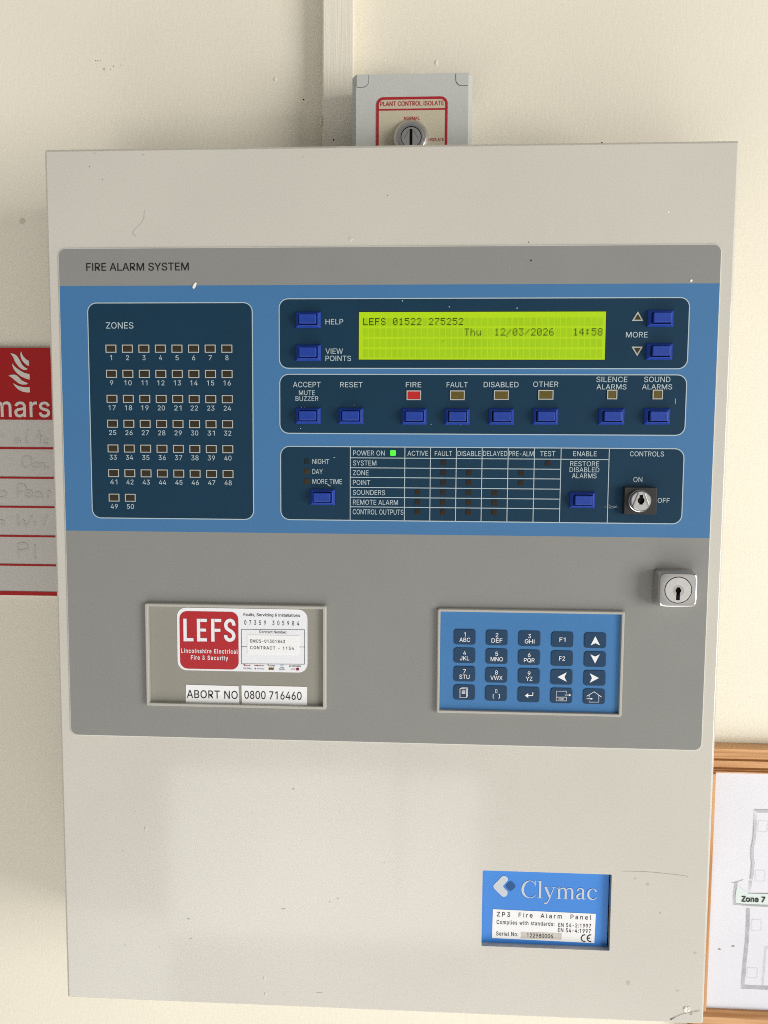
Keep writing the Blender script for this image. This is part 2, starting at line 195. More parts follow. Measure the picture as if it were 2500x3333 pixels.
# letter outlines of a plain sans face: advance, contours (1/1000 em)
FONT = json.loads('''{"A":[480,[[16,0,201,509,276,509,463,0,395,0,287,302,276,334,264,372,250,420,232,478,245,478,228,419,213,371,201,333,191,302,85,0],[110,142,110,199,370,199,370,142]]],"B":[456,[[60,0,60,509,241,509,289,504,329,491,359,469,381,442,394,410,398,374,395,344,387,320,373,301,356,286,336,275,315,267,315,262,339,257,363,245,385,227,402,203,414,173,418,136,413,100,400,67,377,39,344,18,301,4,247,0],[125,57,245,57,296,63,330,80,349,105,355,137,352,161,342,184,327,203,306,218,279,228,248,231,125,231],[125,285,238,285,265,288,288,296,308,309,323,326,333,348,336,372,330,403,313,429,283,446,240,452,125,452]]],"C":[510,[[267,-7,225,-3,186,7,150,25,119,49,92,79,70,115,53,157,44,203,40,254,44,305,53,352,70,393,92,429,119,459,150,484,186,501,225,512,267,516,305,513,340,504,373,490,402,471,427,447,448,418,463,385,473,348,408,348,401,373,389,395,375,413,357,428,337,440,315,449,292,454,267,456,223,450,184,432,150,403,125,364,109,314,103,254,109,194,125,145,151,105,184,76,223,59,267,53,292,55,315,60,337,69,357,81,375,96,389,114,401,136,408,160,473,160,463,124,448,91,428,62,402,38,373,19,341,5,305,-4]]],"D":[502,[[219,0,96,0,96,57,215,57,272,63,318,81,354,110,379,149,394,198,399,255,394,312,379,361,354,399,320,428,275,446,221,452,93,452,93,509,225,509,273,505,315,495,353,478,399,441,433,391,449,351,458,306,462,255,458,205,449,159,433,119,411,83,384,54,351,31,312,14,268,3],[125,509,125,0,60,0,60,509]]],"E":[419,[[60,0,60,509,372,509,372,452,125,452,125,286,355,286,355,229,125,229,125,57,375,57,375,0]]],"F":[410,[[60,0,60,509,369,509,369,452,125,452,125,278,346,278,346,221,125,221,125,0]]],"G":[520,[[269,-7,225,-3,185,7,149,25,118,49,91,79,69,116,53,157,43,203,40,254,43,305,53,352,69,393,91,429,117,459,149,484,184,501,223,512,265,516,304,513,340,504,374,489,403,469,429,445,449,416,465,384,474,349,408,349,399,372,387,393,373,411,356,427,337,439,315,448,291,454,265,456,222,450,183,432,150,404,125,364,109,314,103,254,109,194,125,145,151,105,184,76,224,59,269,53,309,57,345,71,374,93,396,123,410,160,415,202,434,199,283,199,283,256,478,256,478,200,471,141,451,91,419,50,377,19,326,0]]],"H":[517,[[60,0,60,509,125,509,125,289,392,289,392,509,457,509,457,0,392,0,392,232,125,232,125,0]]],"I":[185,[[60,0,125,0,125,509,60,509]]],"J":[396,[[185,-7,124,3,75,33,52,63,38,100,33,145,33,173,98,173,98,145,104,104,122,74,149,56,185,50,220,56,248,74,266,104,272,145,272,509,336,509,336,145,332,100,318,63,294,33,246,3]]],"K":[467,[[104,145,104,216,122,239,139,261,157,282,174,303,193,324,212,344,364,509,448,509,231,276,228,276],[60,0,60,509,125,509,125,334,124,225,125,193,125,0],[372,0,188,259,228,309,449,0]]],"L":[393,[[60,0,60,509,125,509,125,57,361,57,361,0]]],"M":[628,[[60,0,123,0,123,400,288,0,340,0,505,400,505,0,568,0,568,509,476,509,314,118,152,509,60,509]]],"N":[523,[[60,0,60,509,136,509,343,183,352,169,363,151,375,130,388,107,401,82,414,55,405,54,402,81,401,108,400,134,399,157,399,195,399,509,463,509,463,0,387,0,202,290,177,331,164,354,148,381,108,452,119,454,122,384,124,328,125,291,125,0]]],"O":[533,[[267,-7,225,-3,186,7,150,25,119,49,92,79,70,115,53,157,44,203,40,254,44,305,53,352,70,393,92,429,119,459,150,484,186,501,225,512,267,516,309,512,348,501,384,484,415,459,442,429,464,393,480,352,490,305,493,254,490,203,480,157,464,115,442,79,415,49,384,25,348,7,309,-3],[267,53,310,59,349,76,383,105,408,144,425,194,430,254,425,314,408,365,383,404,349,433,310,450,267,456,223,450,184,433,151,404,125,364,109,314,103,254,109,194,125,144,151,105,184,76,223,59]]],"P":[440,[[60,0,125,0,125,190,258,190,304,198,345,220,378,256,399,300,406,350,399,399,378,443,345,479,304,501,258,509,60,509],[125,247,125,452,256,452,282,447,305,432,324,410,336,381,340,350,336,318,324,289,305,267,282,252,256,247]]],"Q":[533,[[245,159,313,159,369,85,384,65,468,-48,401,-48,346,27,331,46],[267,-7,225,-3,186,7,150,25,119,49,92,79,70,115,53,157,44,203,40,254,44,305,53,352,70,393,92,429,119,459,150,484,186,501,225,512,267,516,309,512,348,501,384,484,415,459,442,429,464,393,480,352,490,305,493,254,490,203,480,157,464,115,442,79,415,49,384,25,348,7,309,-3],[267,53,310,59,349,76,383,105,408,144,425,194,430,254,425,314,408,365,383,404,349,433,310,450,267,456,223,450,184,433,151,404,125,364,109,314,103,254,109,194,125,144,151,105,184,76,223,59]]],"R":[455,[[60,0,125,0,125,214,258,214,304,221,345,242,378,275,399,316,406,362,399,407,378,448,345,481,304,502,258,509,60,509],[125,271,125,452,256,452,282,448,305,435,324,415,336,389,340,362,336,334,324,308,305,288,282,275,256,271],[225,225,300,225,425,0,350,0]]],"S":[447,[[224,-9,172,-4,128,9,91,31,64,60,46,96,38,137,104,137,110,110,123,88,142,71,166,59,194,52,224,49,257,52,286,60,311,74,329,92,341,114,346,139,342,161,332,179,316,193,296,205,272,214,245,222,184,239,128,260,86,289,60,326,52,372,58,413,75,448,102,476,138,498,180,511,227,516,275,511,316,498,351,476,377,449,394,415,401,378,337,378,326,412,302,437,267,453,225,459,194,456,167,448,145,435,129,418,118,398,115,376,119,352,131,334,148,319,169,308,191,300,212,293,264,279,287,272,312,264,336,252,359,238,379,220,395,198,405,171,408,139,403,99,386,64,360,34,323,11,278,-4]]],"T":[449,[[32,452,32,509,417,509,417,452,257,452,257,0,193,0,193,452]]],"U":[517,[[259,-8,203,-2,154,15,114,43,85,80,66,124,60,173,60,509,124,509,124,178,128,144,141,113,160,87,187,68,220,56,259,52,298,56,331,68,357,87,377,113,389,144,393,178,393,509,457,509,457,173,451,124,433,80,403,43,363,15,315,-2]]],"V":[480,[[204,0,16,509,84,509,192,206,203,176,215,137,230,89,248,31,235,31,252,90,267,138,279,176,290,206,395,509,463,509,278,0]]],"W":[686,[[155,0,16,509,82,509,163,196,170,171,175,145,187,94,192,67,197,40,189,40,194,67,200,94,205,120,211,145,224,196,306,509,380,509,462,196,468,171,474,145,486,94,492,67,497,40,488,40,493,67,499,94,504,120,510,145,523,196,603,509,670,509,530,0,455,0,368,323,359,356,351,391,344,431,336,475,350,475,342,433,335,395,327,359,318,323,230,0]]],"X":[474,[[18,0,217,284,217,236,29,509,104,509,178,400,192,379,204,361,214,345,223,329,233,312,243,292,232,292,252,329,261,345,272,361,298,400,374,509,446,509,259,239,259,287,456,0,382,0,292,129,268,165,259,180,250,195,241,212,230,231,244,231,235,213,225,196,216,181,206,166,182,129,91,0]]],"Y":[472,[[203,0,203,208,16,509,91,509,192,344,208,318,222,292,236,264,250,230,224,230,237,265,251,293,265,318,280,344,381,509,455,509,268,208,268,0]]],"Z":[438,[[42,0,42,46,273,385,289,408,306,431,323,453,341,476,348,454,317,453,285,452,254,452,223,452,40,452,40,509,397,509,397,462,169,129,152,105,134,81,97,33,90,54,121,56,152,57,183,57,214,57,399,57,399,0]]],"0":[453,[[227,-7,174,1,130,24,95,62,69,113,57,155,50,202,48,254,50,306,57,353,69,395,95,447,130,484,174,508,227,516,279,508,323,484,358,447,384,395,396,353,403,306,405,254,403,202,396,155,384,113,359,62,323,24,279,1],[227,50,261,56,290,74,313,103,330,144,340,194,344,254,340,314,330,365,313,405,290,435,261,453,227,460,192,453,163,435,140,405,123,365,113,314,109,254,113,194,123,144,140,103,163,74,192,56]]],"1":[453,[[276,509,276,0,212,0,212,448,209,448,86,358,86,427,198,509]]],"2":[453,[[64,0,64,47,234,229,261,257,282,282,299,305,311,327,318,348,320,371,317,397,308,419,293,436,273,449,250,457,224,460,196,457,172,447,153,433,139,413,130,390,127,362,66,362,71,405,86,442,111,473,143,496,182,511,225,516,268,511,306,497,337,474,361,445,376,411,381,372,378,345,371,318,357,290,336,259,306,223,267,180,153,60,153,57,389,57,389,0]]],"3":[453,[[218,-7,173,-3,133,10,98,30,70,57,52,91,44,132,109,132,115,107,126,87,144,71,165,59,191,52,219,50,248,53,275,61,297,74,315,93,325,116,329,145,326,172,316,196,299,217,275,234,242,244,201,248,157,248,157,299,288,448,288,452,70,452,70,509,372,509,372,461,211,278,211,289,264,288,308,276,344,253,371,222,387,186,393,145,387,103,370,66,344,36,309,12,266,-2]]],"4":[453,[[40,105,40,158,247,509,311,509,109,166,109,163,413,163,413,105],[282,0,282,121,282,146,282,318,343,318,343,0]]],"5":[453,[[221,-7,178,-2,140,11,108,32,83,60,66,93,60,130,122,130,127,108,138,89,154,73,173,60,196,52,221,50,250,53,276,64,298,82,314,104,324,131,328,162,324,193,314,221,297,244,275,262,248,273,218,277,192,275,167,268,145,258,128,246,67,253,96,509,366,509,366,452,151,452,134,301,136,301,155,315,178,325,203,331,229,334,263,330,294,321,321,306,345,285,364,260,379,231,388,199,391,163,385,117,369,76,343,41,309,15,268,-1]]],"6":[453,[[226,-7,182,-1,142,15,109,40,84,74,69,115,64,162,68,199,80,239,102,285,137,340,252,509,322,509,151,261,145,261,154,275,165,288,179,299,196,307,214,312,235,314,278,309,316,295,346,271,370,240,384,201,389,157,384,112,368,73,343,39,310,14,271,-2],[226,48,254,52,279,63,299,79,314,101,324,128,327,157,324,187,314,213,299,235,279,251,254,262,226,265,198,262,174,252,153,235,138,214,128,188,125,158,128,128,138,102,153,79,174,63,198,52]]],"7":[453,[[97,0,323,448,323,452,62,452,62,509,391,509,391,449,165,0]]],"8":[453,[[226,-7,178,-2,136,11,101,33,74,62,57,96,52,135,55,166,65,195,81,220,101,241,125,256,153,265,153,267,119,282,93,308,76,342,70,380,75,417,90,450,114,477,146,498,184,511,226,516,269,511,306,498,337,477,361,450,377,417,382,380,376,342,359,308,333,282,300,267,300,265,327,256,351,241,372,220,387,195,397,166,401,135,395,96,378,62,352,33,317,11,275,-2],[226,49,258,52,285,60,307,74,323,91,333,113,337,139,333,165,322,189,305,208,283,223,256,232,226,235,196,232,169,223,147,208,130,189,119,165,115,139,119,113,129,91,145,74,167,60,195,52],[226,290,252,292,274,300,293,313,307,330,316,351,319,376,316,399,308,420,294,437,275,449,252,457,226,460,200,457,177,449,159,437,145,420,136,399,133,376,136,351,145,330,159,313,178,300,201,292]]],"9":[453,[[226,516,271,510,310,494,343,468,368,434,384,393,389,347,385,309,373,270,350,224,315,168,200,0,130,0,301,248,307,248,299,234,287,221,273,210,257,202,238,196,218,195,175,199,137,214,106,237,83,269,68,307,64,352,69,397,85,436,110,469,143,494,182,510],[226,460,199,457,174,446,154,429,138,407,129,381,125,352,129,322,138,295,154,274,174,257,199,247,226,243,254,247,279,257,299,273,314,295,324,321,327,350,324,381,314,407,299,429,279,446,254,457]]],"a":[389,[[160,-9,126,-5,94,5,68,22,48,45,35,73,30,108,34,138,43,161,58,179,78,193,100,203,125,211,152,216,178,220,234,227,252,230,265,235,273,243,276,255,276,257,273,279,267,297,256,311,240,322,220,329,196,331,171,329,149,322,132,313,118,301,107,288,100,274,41,291,57,322,79,346,104,364,133,375,163,382,194,384,215,383,239,379,263,372,286,360,306,343,322,320,333,290,337,251,337,0,277,0,277,52,272,52,264,38,252,25,236,12,215,1,190,-6],[170,45,202,49,228,59,248,74,263,93,272,115,276,138,276,190,270,186,259,182,246,179,231,176,200,171,175,168,154,164,134,159,117,150,103,139,95,124,92,105,94,87,102,72,114,61,130,52,149,47]]],"b":[424,[[229,-8,198,-5,172,4,153,17,138,31,127,46,118,59,112,59,112,0,53,0,53,509,114,509,114,319,118,319,127,331,137,346,152,360,171,373,197,381,229,384,274,378,313,361,345,332,370,293,385,245,390,189,385,133,370,84,346,45,313,16,274,-2],[220,47,253,51,279,66,301,88,316,117,325,151,328,189,325,227,316,261,301,290,280,311,253,325,220,330,188,325,161,312,140,291,125,263,116,229,113,189,116,150,125,115,140,86,162,65,188,51]]],"c":[396,[[207,-8,159,-2,117,16,82,46,56,85,40,133,34,187,40,243,56,291,82,330,117,360,159,378,207,384,234,383,260,377,284,368,305,356,324,341,340,322,353,301,362,277,303,262,298,276,290,289,281,301,270,311,257,319,242,325,226,329,207,330,173,325,145,310,124,287,108,258,99,224,96,187,99,151,108,117,124,89,145,66,173,51,207,46,226,48,243,52,258,58,271,66,282,76,292,89,299,102,304,117,363,102,354,78,341,56,325,37,306,21,285,9,261,-1,235,-6]]],"d":[424,[[195,-8,151,-2,111,16,79,45,55,84,39,133,34,189,39,245,55,293,79,332,112,361,151,378,196,384,228,381,253,373,272,360,287,346,298,331,306,319,311,319,311,509,372,509,372,0,313,0,313,59,307,59,298,46,287,31,272,17,252,4,227,-5],[205,47,236,51,263,65,284,86,299,115,309,150,312,189,309,229,300,263,284,291,263,312,237,325,205,330,172,325,145,311,124,290,108,261,99,227,96,189,99,151,109,117,124,88,145,66,172,51]]],"e":[404,[[212,-8,161,-2,117,16,82,46,56,85,40,132,34,187,39,242,55,290,81,329,115,359,157,378,205,384,236,382,266,374,294,361,319,341,341,315,357,282,368,242,371,194,371,169,75,169,75,221,338,221,310,202,307,237,298,269,283,294,263,314,237,326,205,330,173,326,146,313,125,294,109,270,99,241,96,211,96,178,100,139,110,106,128,80,151,61,179,50,212,46,234,48,254,53,271,61,285,73,297,88,306,105,365,91,353,63,335,39,311,19,283,4,249,-5]]],"f":[254,[[228,379,228,327,6,327,6,379],[81,0,81,432,84,461,96,486,113,505,135,519,161,527,187,530,207,529,222,527,234,524,243,521,227,468,215,472,206,473,195,474,171,470,154,460,145,443,142,419,142,0]]],"g":[425,[[207,-151,168,-148,134,-140,105,-127,82,-110,64,-91,51,-69,101,-41,110,-53,122,-66,136,-78,154,-88,178,-95,207,-97,249,-92,282,-75,304,-47,311,-6,311,68,306,68,298,56,287,41,272,28,252,16,227,8,195,5,152,10,113,27,80,53,55,90,39,136,34,191,39,246,55,293,80,332,112,361,152,378,196,384,228,382,253,373,273,360,288,346,299,331,308,319,313,319,313,379,372,379,372,-9,367,-54,350,-90,324,-117,291,-136,251,-147],[205,59,237,63,264,75,285,95,300,121,309,154,312,193,309,231,300,264,285,291,264,312,237,325,205,330,172,325,145,312,124,290,109,262,99,229,96,193,99,155,109,123,124,96,145,76,172,63]]],"h":[410,[[114,227,114,0,53,0,53,509,114,509,114,287,102,287,124,332,152,362,187,379,227,384,264,380,295,369,321,349,341,321,353,285,357,240,357,0,296,0,296,235,290,275,273,304,246,323,210,329,184,326,161,317,141,303,126,283,117,257]]],"i":[167,[[53,0,53,379,114,379,114,0],[84,443,67,446,54,455,44,468,41,483,44,499,54,512,67,521,84,524,100,521,114,512,123,499,126,483,123,468,114,455,100,446]]],"l":[189,[[139,-2,101,3,74,20,58,47,53,84,53,509,114,509,114,99,115,77,120,62,130,54,146,52,160,53,170,54,181,3,162,-1,151,-2]]],"m":[610,[[53,0,53,379,112,379,112,295,108,295,118,323,132,346,151,363,172,376,195,384,219,386,257,380,287,361,309,331,321,295,312,295,322,321,337,343,357,361,381,375,407,383,437,386,468,383,497,372,522,354,541,328,553,296,557,255,557,0,496,0,496,254,490,289,473,313,447,326,419,330,395,328,374,320,358,307,345,290,338,270,335,247,335,0,274,0,274,260,269,288,253,311,229,326,199,330,178,328,158,320,140,307,126,289,117,266,114,238,114,0]]],"n":[410,[[114,227,114,0,53,0,53,379,112,379,112,287,102,287,124,332,152,362,187,379,227,384,264,380,295,369,321,349,341,321,353,285,357,240,357,0,296,0,296,235,290,275,273,304,246,323,210,329,184,326,161,317,141,303,126,283,117,257]]],"o":[415,[[207,-8,159,-2,117,16,82,46,56,85,40,133,34,187,40,243,56,291,82,330,117,360,159,378,207,384,256,378,299,360,333,330,359,291,376,243,381,187,376,133,359,85,333,46,299,16,256,-2],[207,46,242,51,270,66,292,89,307,117,316,151,319,187,316,224,307,258,292,287,270,310,242,325,207,330,173,325,145,310,124,287,108,258,99,224,96,187,99,151,108,117,124,89,145,66,173,51]]],"p":[424,[[53,-143,53,379,112,379,112,319,118,319,126,331,137,346,152,360,171,373,197,381,229,384,274,378,313,361,345,332,370,293,385,245,390,189,385,133,370,84,346,45,313,16,274,-2,229,-8,198,-5,173,4,153,17,138,31,127,46,118,59,114,59,114,-143],[220,47,253,51,279,66,301,88,316,117,325,151,328,189,325,227,316,261,301,290,280,311,253,325,220,330,188,325,161,312,140,291,125,263,116,229,113,189,116,150,125,115,140,86,162,65,188,51]]],"r":[259,[[53,0,53,379,112,379,112,321,115,321,130,347,152,367,181,380,213,385,229,384,243,384,243,322,230,324,219,325,207,326,182,323,159,315,140,301,126,284,117,262,114,237,114,0]]],"s":[365,[[182,-8,145,-5,112,3,84,18,62,38,45,63,36,94,94,107,105,79,124,60,150,49,181,45,217,50,244,62,262,81,268,103,265,121,254,136,237,147,212,155,149,170,104,186,72,208,53,237,47,274,51,305,65,332,87,354,115,370,149,381,187,384,223,381,254,372,279,358,299,339,314,316,324,290,268,277,258,298,243,316,219,328,187,333,156,329,131,317,114,299,109,277,112,258,124,243,144,232,172,223,229,209,275,194,306,171,325,142,331,107,326,75,312,47,290,24,260,6,223,-5]]],"t":[227,[[204,379,204,327,6,327,6,379],[65,471,126,471,126,98,128,76,136,61,150,53,170,50,185,51,202,54,213,2,203,-1,192,-3,180,-4,168,-4,125,2,92,21,72,52,65,93]]],"u":[410,[[182,-5,146,-1,115,11,89,31,69,59,57,95,53,139,53,379,114,379,114,144,119,105,137,75,164,56,200,50,226,53,249,62,268,77,283,97,293,122,296,153,296,379,357,379,357,0,298,0,298,92,307,92,286,47,257,17,222,0]]],"v":[389,[[163,0,17,379,84,379,165,155,177,121,187,87,196,53,206,21,184,21,194,53,203,87,213,121,224,155,305,379,371,379,226,0]]],"w":[567,[[138,0,23,379,87,379,133,214,143,177,154,137,165,91,175,41,165,41,175,90,186,135,196,176,206,214,252,379,316,379,362,214,371,176,382,136,392,91,402,41,391,41,402,90,413,135,423,176,434,214,480,379,545,379,429,0,368,0,319,172,305,225,297,252,291,280,277,338,291,338,277,280,263,225,255,198,248,172,199,0]]],"x":[379,[[21,0,171,218,171,171,29,379,100,379,147,306,164,279,179,253,193,229,207,206,175,206,190,229,202,253,216,279,233,306,282,379,352,379,209,169,209,214,358,0,287,0,231,85,214,112,200,136,187,159,173,182,205,182,191,159,178,136,165,112,148,85,91,0]]],"y":[389,[[47,-139,61,-86,71,-87,88,-90,104,-89,118,-84,130,-74,141,-58,151,-36,163,-1,17,379,84,379,165,155,177,121,187,87,196,53,206,21,184,21,193,53,202,87,212,121,224,155,305,379,371,379,204,-58,191,-85,177,-107,159,-124,139,-136,117,-143,91,-145,77,-145,65,-143,54,-141]]],"z":[380,[[42,0,42,46,254,320,254,323,48,323,48,379,333,379,333,331,126,60,126,56,339,56,339,0]]],"&":[448,[[197,-7,150,-2,110,12,78,34,54,62,39,96,34,133,37,163,47,189,63,213,85,235,111,256,140,279,216,335,226,343,237,352,246,363,255,375,260,389,262,405,258,427,245,445,226,457,201,461,184,459,168,453,155,444,145,431,139,416,137,399,139,380,145,363,155,346,169,327,185,307,204,284,438,0,364,0,171,231,121,293,102,319,87,344,78,370,75,398,79,430,91,458,109,481,134,499,165,510,200,513,235,510,266,499,290,482,308,459,320,433,324,404,322,382,315,362,305,342,291,325,275,308,256,293,154,217,128,195,110,174,100,154,97,131,100,108,109,87,124,70,143,57,166,49,193,46,223,50,251,59,278,75,301,95,321,121,336,151,346,186,349,224,408,224,405,180,397,144,385,115,371,92,357,75,345,62,333,47,305,23,271,7,234,-3]]],",":[188,[[38,-119,68,71,137,71,84,-119]]],":":[188,[[95,-4,78,-1,63,9,53,24,50,41,53,59,63,73,78,83,95,87,113,83,128,73,138,59,141,41,138,24,128,9,113,-1],[95,271,78,274,63,284,53,299,50,316,53,334,63,349,78,359,95,362,113,359,128,349,138,334,141,316,138,299,128,284,113,274]]],"-":[453,[[337,244,337,188,114,188,114,244]]],"[":[273,[[101,-96,101,539,236,539,236,487,160,487,160,-44,236,-44,236,-96]]],"]":[273,[[37,-96,37,-44,113,-44,113,487,37,487,37,539,172,539,172,-96]]],".":[188,[[95,-4,78,-1,63,9,53,24,50,41,53,59,63,73,78,83,95,87,113,83,128,73,138,59,141,41,138,24,128,9,113,-1]]]}''')
GC = {}
def glyphs(t, bold=0.0, track=0):
    key = (t, bold, track)
    if key in GC: return GC[key]
    V, F, L = [], [], []; x = 0; bold *= .7
    def sarea(q): return sum(q[i][0] * q[i - 1][1] - q[i - 1][0] * q[i][1] for i in range(len(q)))
    def inside(p, q):
        c = False
        for i in range(len(q)):
            (x1, y1), (x2, y2) = q[i], q[i - 1]
            if (y1 > p[1]) != (y2 > p[1]) and p[0] < (x2 - x1) * (p[1] - y1) / (y2 - y1) + x1: c = not c
        return c
    for ch in t:                                        # outer contours, each with the holes inside it, on two levels
        if ch == ' ': x += 200 + track; continue
        adv, loops = FONT[ch]; outs, ins = [], []
        pl_ = [[((l[2 * i] + x) / 1000, l[2 * i + 1] / 1000) for i in range(len(l) // 2)] for l in loops]
        pl_ = [[q for i, q in enumerate(l) if math.dist(q, l[i - 1]) > .006] for l in pl_]
        sg = sarea(max(pl_, key=lambda l: abs(sarea(l))))
        for l in pl_: (outs if sarea(l) * sg > 0 else ins).append(l)
        for k, l in enumerate(outs): L.append((k, [l] + [h for h in ins if inside(h[0], l)]))
        x += adv + track
    for lev in range(max(q[0] for q in L) + 1):
        cu = bpy.data.curves.new('t', 'CURVE'); cu.dimensions = '2D'; cu.fill_mode = 'FRONT'; cu.offset = bold
        for k, ls in L:
            if k != lev: continue
            for l in ls:
                sp = cu.splines.new('POLY'); sp.points.add(len(l) - 1); sp.use_cyclic_u = True
                for i, q in enumerate(l): sp.points[i].co = (*q, 0, 1)
        o = bpy.data.objects.new('t', cu); COL.objects.link(o); bpy.context.view_layer.update()
        me = bpy.data.meshes.new_from_object(o.evaluated_get(bpy.context.evaluated_depsgraph_get())); n0 = len(V)
        V += [(v.co.x, v.co.y, lev * 8e-6) for v in me.vertices]; F += [[i + n0 for i in p.vertices] for p in me.polygons]
        bpy.data.objects.remove(o); bpy.data.curves.remove(cu); bpy.data.meshes.remove(me)
    xs = [v[0] for v in V]
    GC[key] = (V, F, min(xs), max(xs)); return GC[key]
def thing(name, label, cat, loc, group=None):
    o = bpy.data.objects.new(name, None); COL.objects.link(o); o.location = loc; o.empty_display_size = .02
    o['label'] = label; o['category'] = cat
    if group: o['group'] = group
    WM[o.name] = Matrix.Translation(Vector(loc)); return o
def tag(o, label, cat): o['label'] = label; o['category'] = cat; return o
def note(o, label): o['label'] = label; return o
def copy_part(o, parent, loc, src=None):
    """copy of a part with its sub-parts (meshes shared), set at loc"""
    c = o.copy(); COL.objects.link(c); c.parent = parent; c.location = loc
    c.matrix_parent_inverse = WM[parent.name].inverted(); WM[c.name] = Matrix.Translation(Vector(loc))
    for ch in o.children:
        k = ch.copy(); COL.objects.link(k); k.parent = c; k.matrix_parent_inverse = ch.matrix_parent_inverse; k.location = ch.location
    return c

# ---------------------------------------------------------------- materials
mat('door_paint', (.585, .562, .497), .34, .5, vary=.035, vscale=9, bump=.06, bscale=1500, coat=.5)
mat('wall_paint', (.83, .78, .65), .5, .35, vary=.025, vscale=5, bump=.15, bscale=420, stretch=(1, 1, .35))
mat('trunk_paint', (.82, .775, .655), .45, .35, vary=.02, vscale=9, bump=.4, bscale=700, stretch=(1, 1, .035))
mat('film_grey', (.25, .251, .235), .5, .3, vary=.02, vscale=30, bump=.03, bscale=2500)
mat('film_blue', (.055, .175, .365), .5, .3, vary=.02, vscale=30, bump=.03, bscale=2500)
mat('film_edge', (.62, .62, .57), .5, .3)
mat('film_dark', (.0095, .039, .074), .45, .15, vary=.05, vscale=30, bump=.03, bscale=2500)
mat('print_light', (.42, .52, .56), .5, .3)
mat('print_black', (.012, .012, .013), .5, .3)
mat('print_ink', (.03, .03, .035), .6, .2)
mat('lamp_frame', (.46, .47, .44), .5, .3)
mat('lens_brown', (.034, .025, .013), .25, .5, vary=.25, vscale=300)
mat('lens_red', (.50, .016, .016), .4, .4, vary=.08, vscale=400)
mat('lens_amber', (.115, .085, .014), .4, .4, vary=.12, vscale=300)
mat('lens_arrow', (.05, .040, .012), .35, .4, vary=.12, vscale=300)
mat('lens_small', (.024, .0135, .006), .3, .4, vary=.2, vscale=400)
mat('lens_night', (.006, .020, .018), .3, .4)
mat('lens_day', (.040, .026, .010), .3, .4, vary=.2, vscale=400)
mat('lens_green', (.02, .5, .02), .4, .3, emit=((.10, 1.0, .04), 1.0))
mat('button_blue', (.011, .046, .32), .42, .4, vary=.10, vscale=260, bump=.08, bscale=2500)
mat('lcd', (.30, .46, .004), .45, .3, vary=.05, vscale=25, emit=((.36, .60, .003), .34))
mat('lcd_cell', (.24, .40, .004), .45, .3, vary=.07, vscale=60, emit=((.30, .52, .003), .34))
mat('lcd_ink', (.016, .028, .003), .6, .2)
mat('chrome', (.68, .67, .655), .13, .5, 1.0)
mat('satin_metal', (.76, .75, .73), .30, .5, 1.0, vary=.06, vscale=900)
mat('black_plastic', (.022, .021, .020), .5, .4, vary=.1, vscale=300)
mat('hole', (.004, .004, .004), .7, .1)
mat('frame_grey', (.44, .425, .38), .45, .4)
mat('card_grey', (.285, .275, .235), .55, .3, vary=.02, vscale=50)
mat('sticker_white', (.80, .81, .84), .4, .4)
mat('label_white', (.86, .86, .86), .5, .3)
mat('sticker_red', (.43, .014, .020), .4, .4)
mat('key_blue', (.050, .185, .42), .45, .3, vary=.02, vscale=40)
mat('key_dark', (.010, .045, .105), .45, .3)
mat('key_print', (.82, .84, .86), .5, .3)
mat('plate_blue', (.045, .23, .68), .45, .35)
mat('plate_grey', (.56, .60, .64), .5, .3)
mat('plate_navy', (.012, .085, .26), .5, .3)
mat('serial_tape', (.60, .57, .51), .6, .3, vary=.08, vscale=300)
mat('speck_dark', (.03, .028, .024), .8, .2)
mat('scratch_grey', (.13, .12, .105), .7, .2)
mat('stain', (.500, .482, .425), .6, .3)
mat('stain_wall', (.66, .59, .45), .6, .3)
mat('speck_white', (.88, .85, .76), .5, .4)
mat('scuff_blue', (.30, .37, .42), .7, .2)
mat('box_grey', (.53, .545, .515), .5, .35, vary=.015, vscale=60, bump=.04, bscale=2500)
mat('cap_gap', (.12, .12, .115), .7, .2)
mat('legend_cream', (.56, .51, .38), .5, .3)
mat('legend_red', (.40, .018, .028), .5, .3)
mat('sign_red', (.42, .010, .012), .45, .35)
mat('sign_white', (.62, .595, .545), .4, .35)
mat('sign_letter', (.74, .70, .64), .45, .3)
mat('pen_grey', (.575, .555, .51), .6, .2)
mat('paper', (.72, .725, .78), .35, .4, vary=.025, vscale=14)
mat('plan_grey', (.33, .33, .33), .6, .2)
mat('plan_light', (.55, .55, .56), .6, .2)
mat('plan_green', (.66, .75, .73), .6, .2)
# pine: stretched rings along the rail
def pine(name, axis):
    m = mat(name, (.45, .20, .065), .45, .4); nt = m.node_tree; n = nt.nodes; b = n['Principled BSDF']
    tc = n.new('ShaderNodeTexCoord'); mp = n.new('ShaderNodeMapping'); mp.inputs['Scale'].default_value = (6, 60, 220) if axis == 'x' else (220, 60, 6)
    no = n.new('ShaderNodeTexNoise'); no.inputs['Scale'].default_value = 1.0; no.inputs['Detail'].default_value = 5; no.inputs['Distortion'].default_value = 1.2
    cr = n.new('ShaderNodeValToRGB'); e = cr.color_ramp.elements
    e[0].position = .35; e[0].color = (.44, .20, .07, 1); e[1].position = .65; e[1].color = (.66, .37, .17, 1)
    nt.links.new(tc.outputs['Object'], mp.inputs[0]); nt.links.new(mp.outputs[0], no.inputs['Vector']); nt.links.new(no.outputs['Fac'], cr.inputs[0]); nt.links.new(cr.outputs[0], b.inputs['Base Color'])
pine('pine_rail', 'x'); pine('pine_stile', 'z')
mat('pine_groove', (.28, .12, .04), .6, .3)

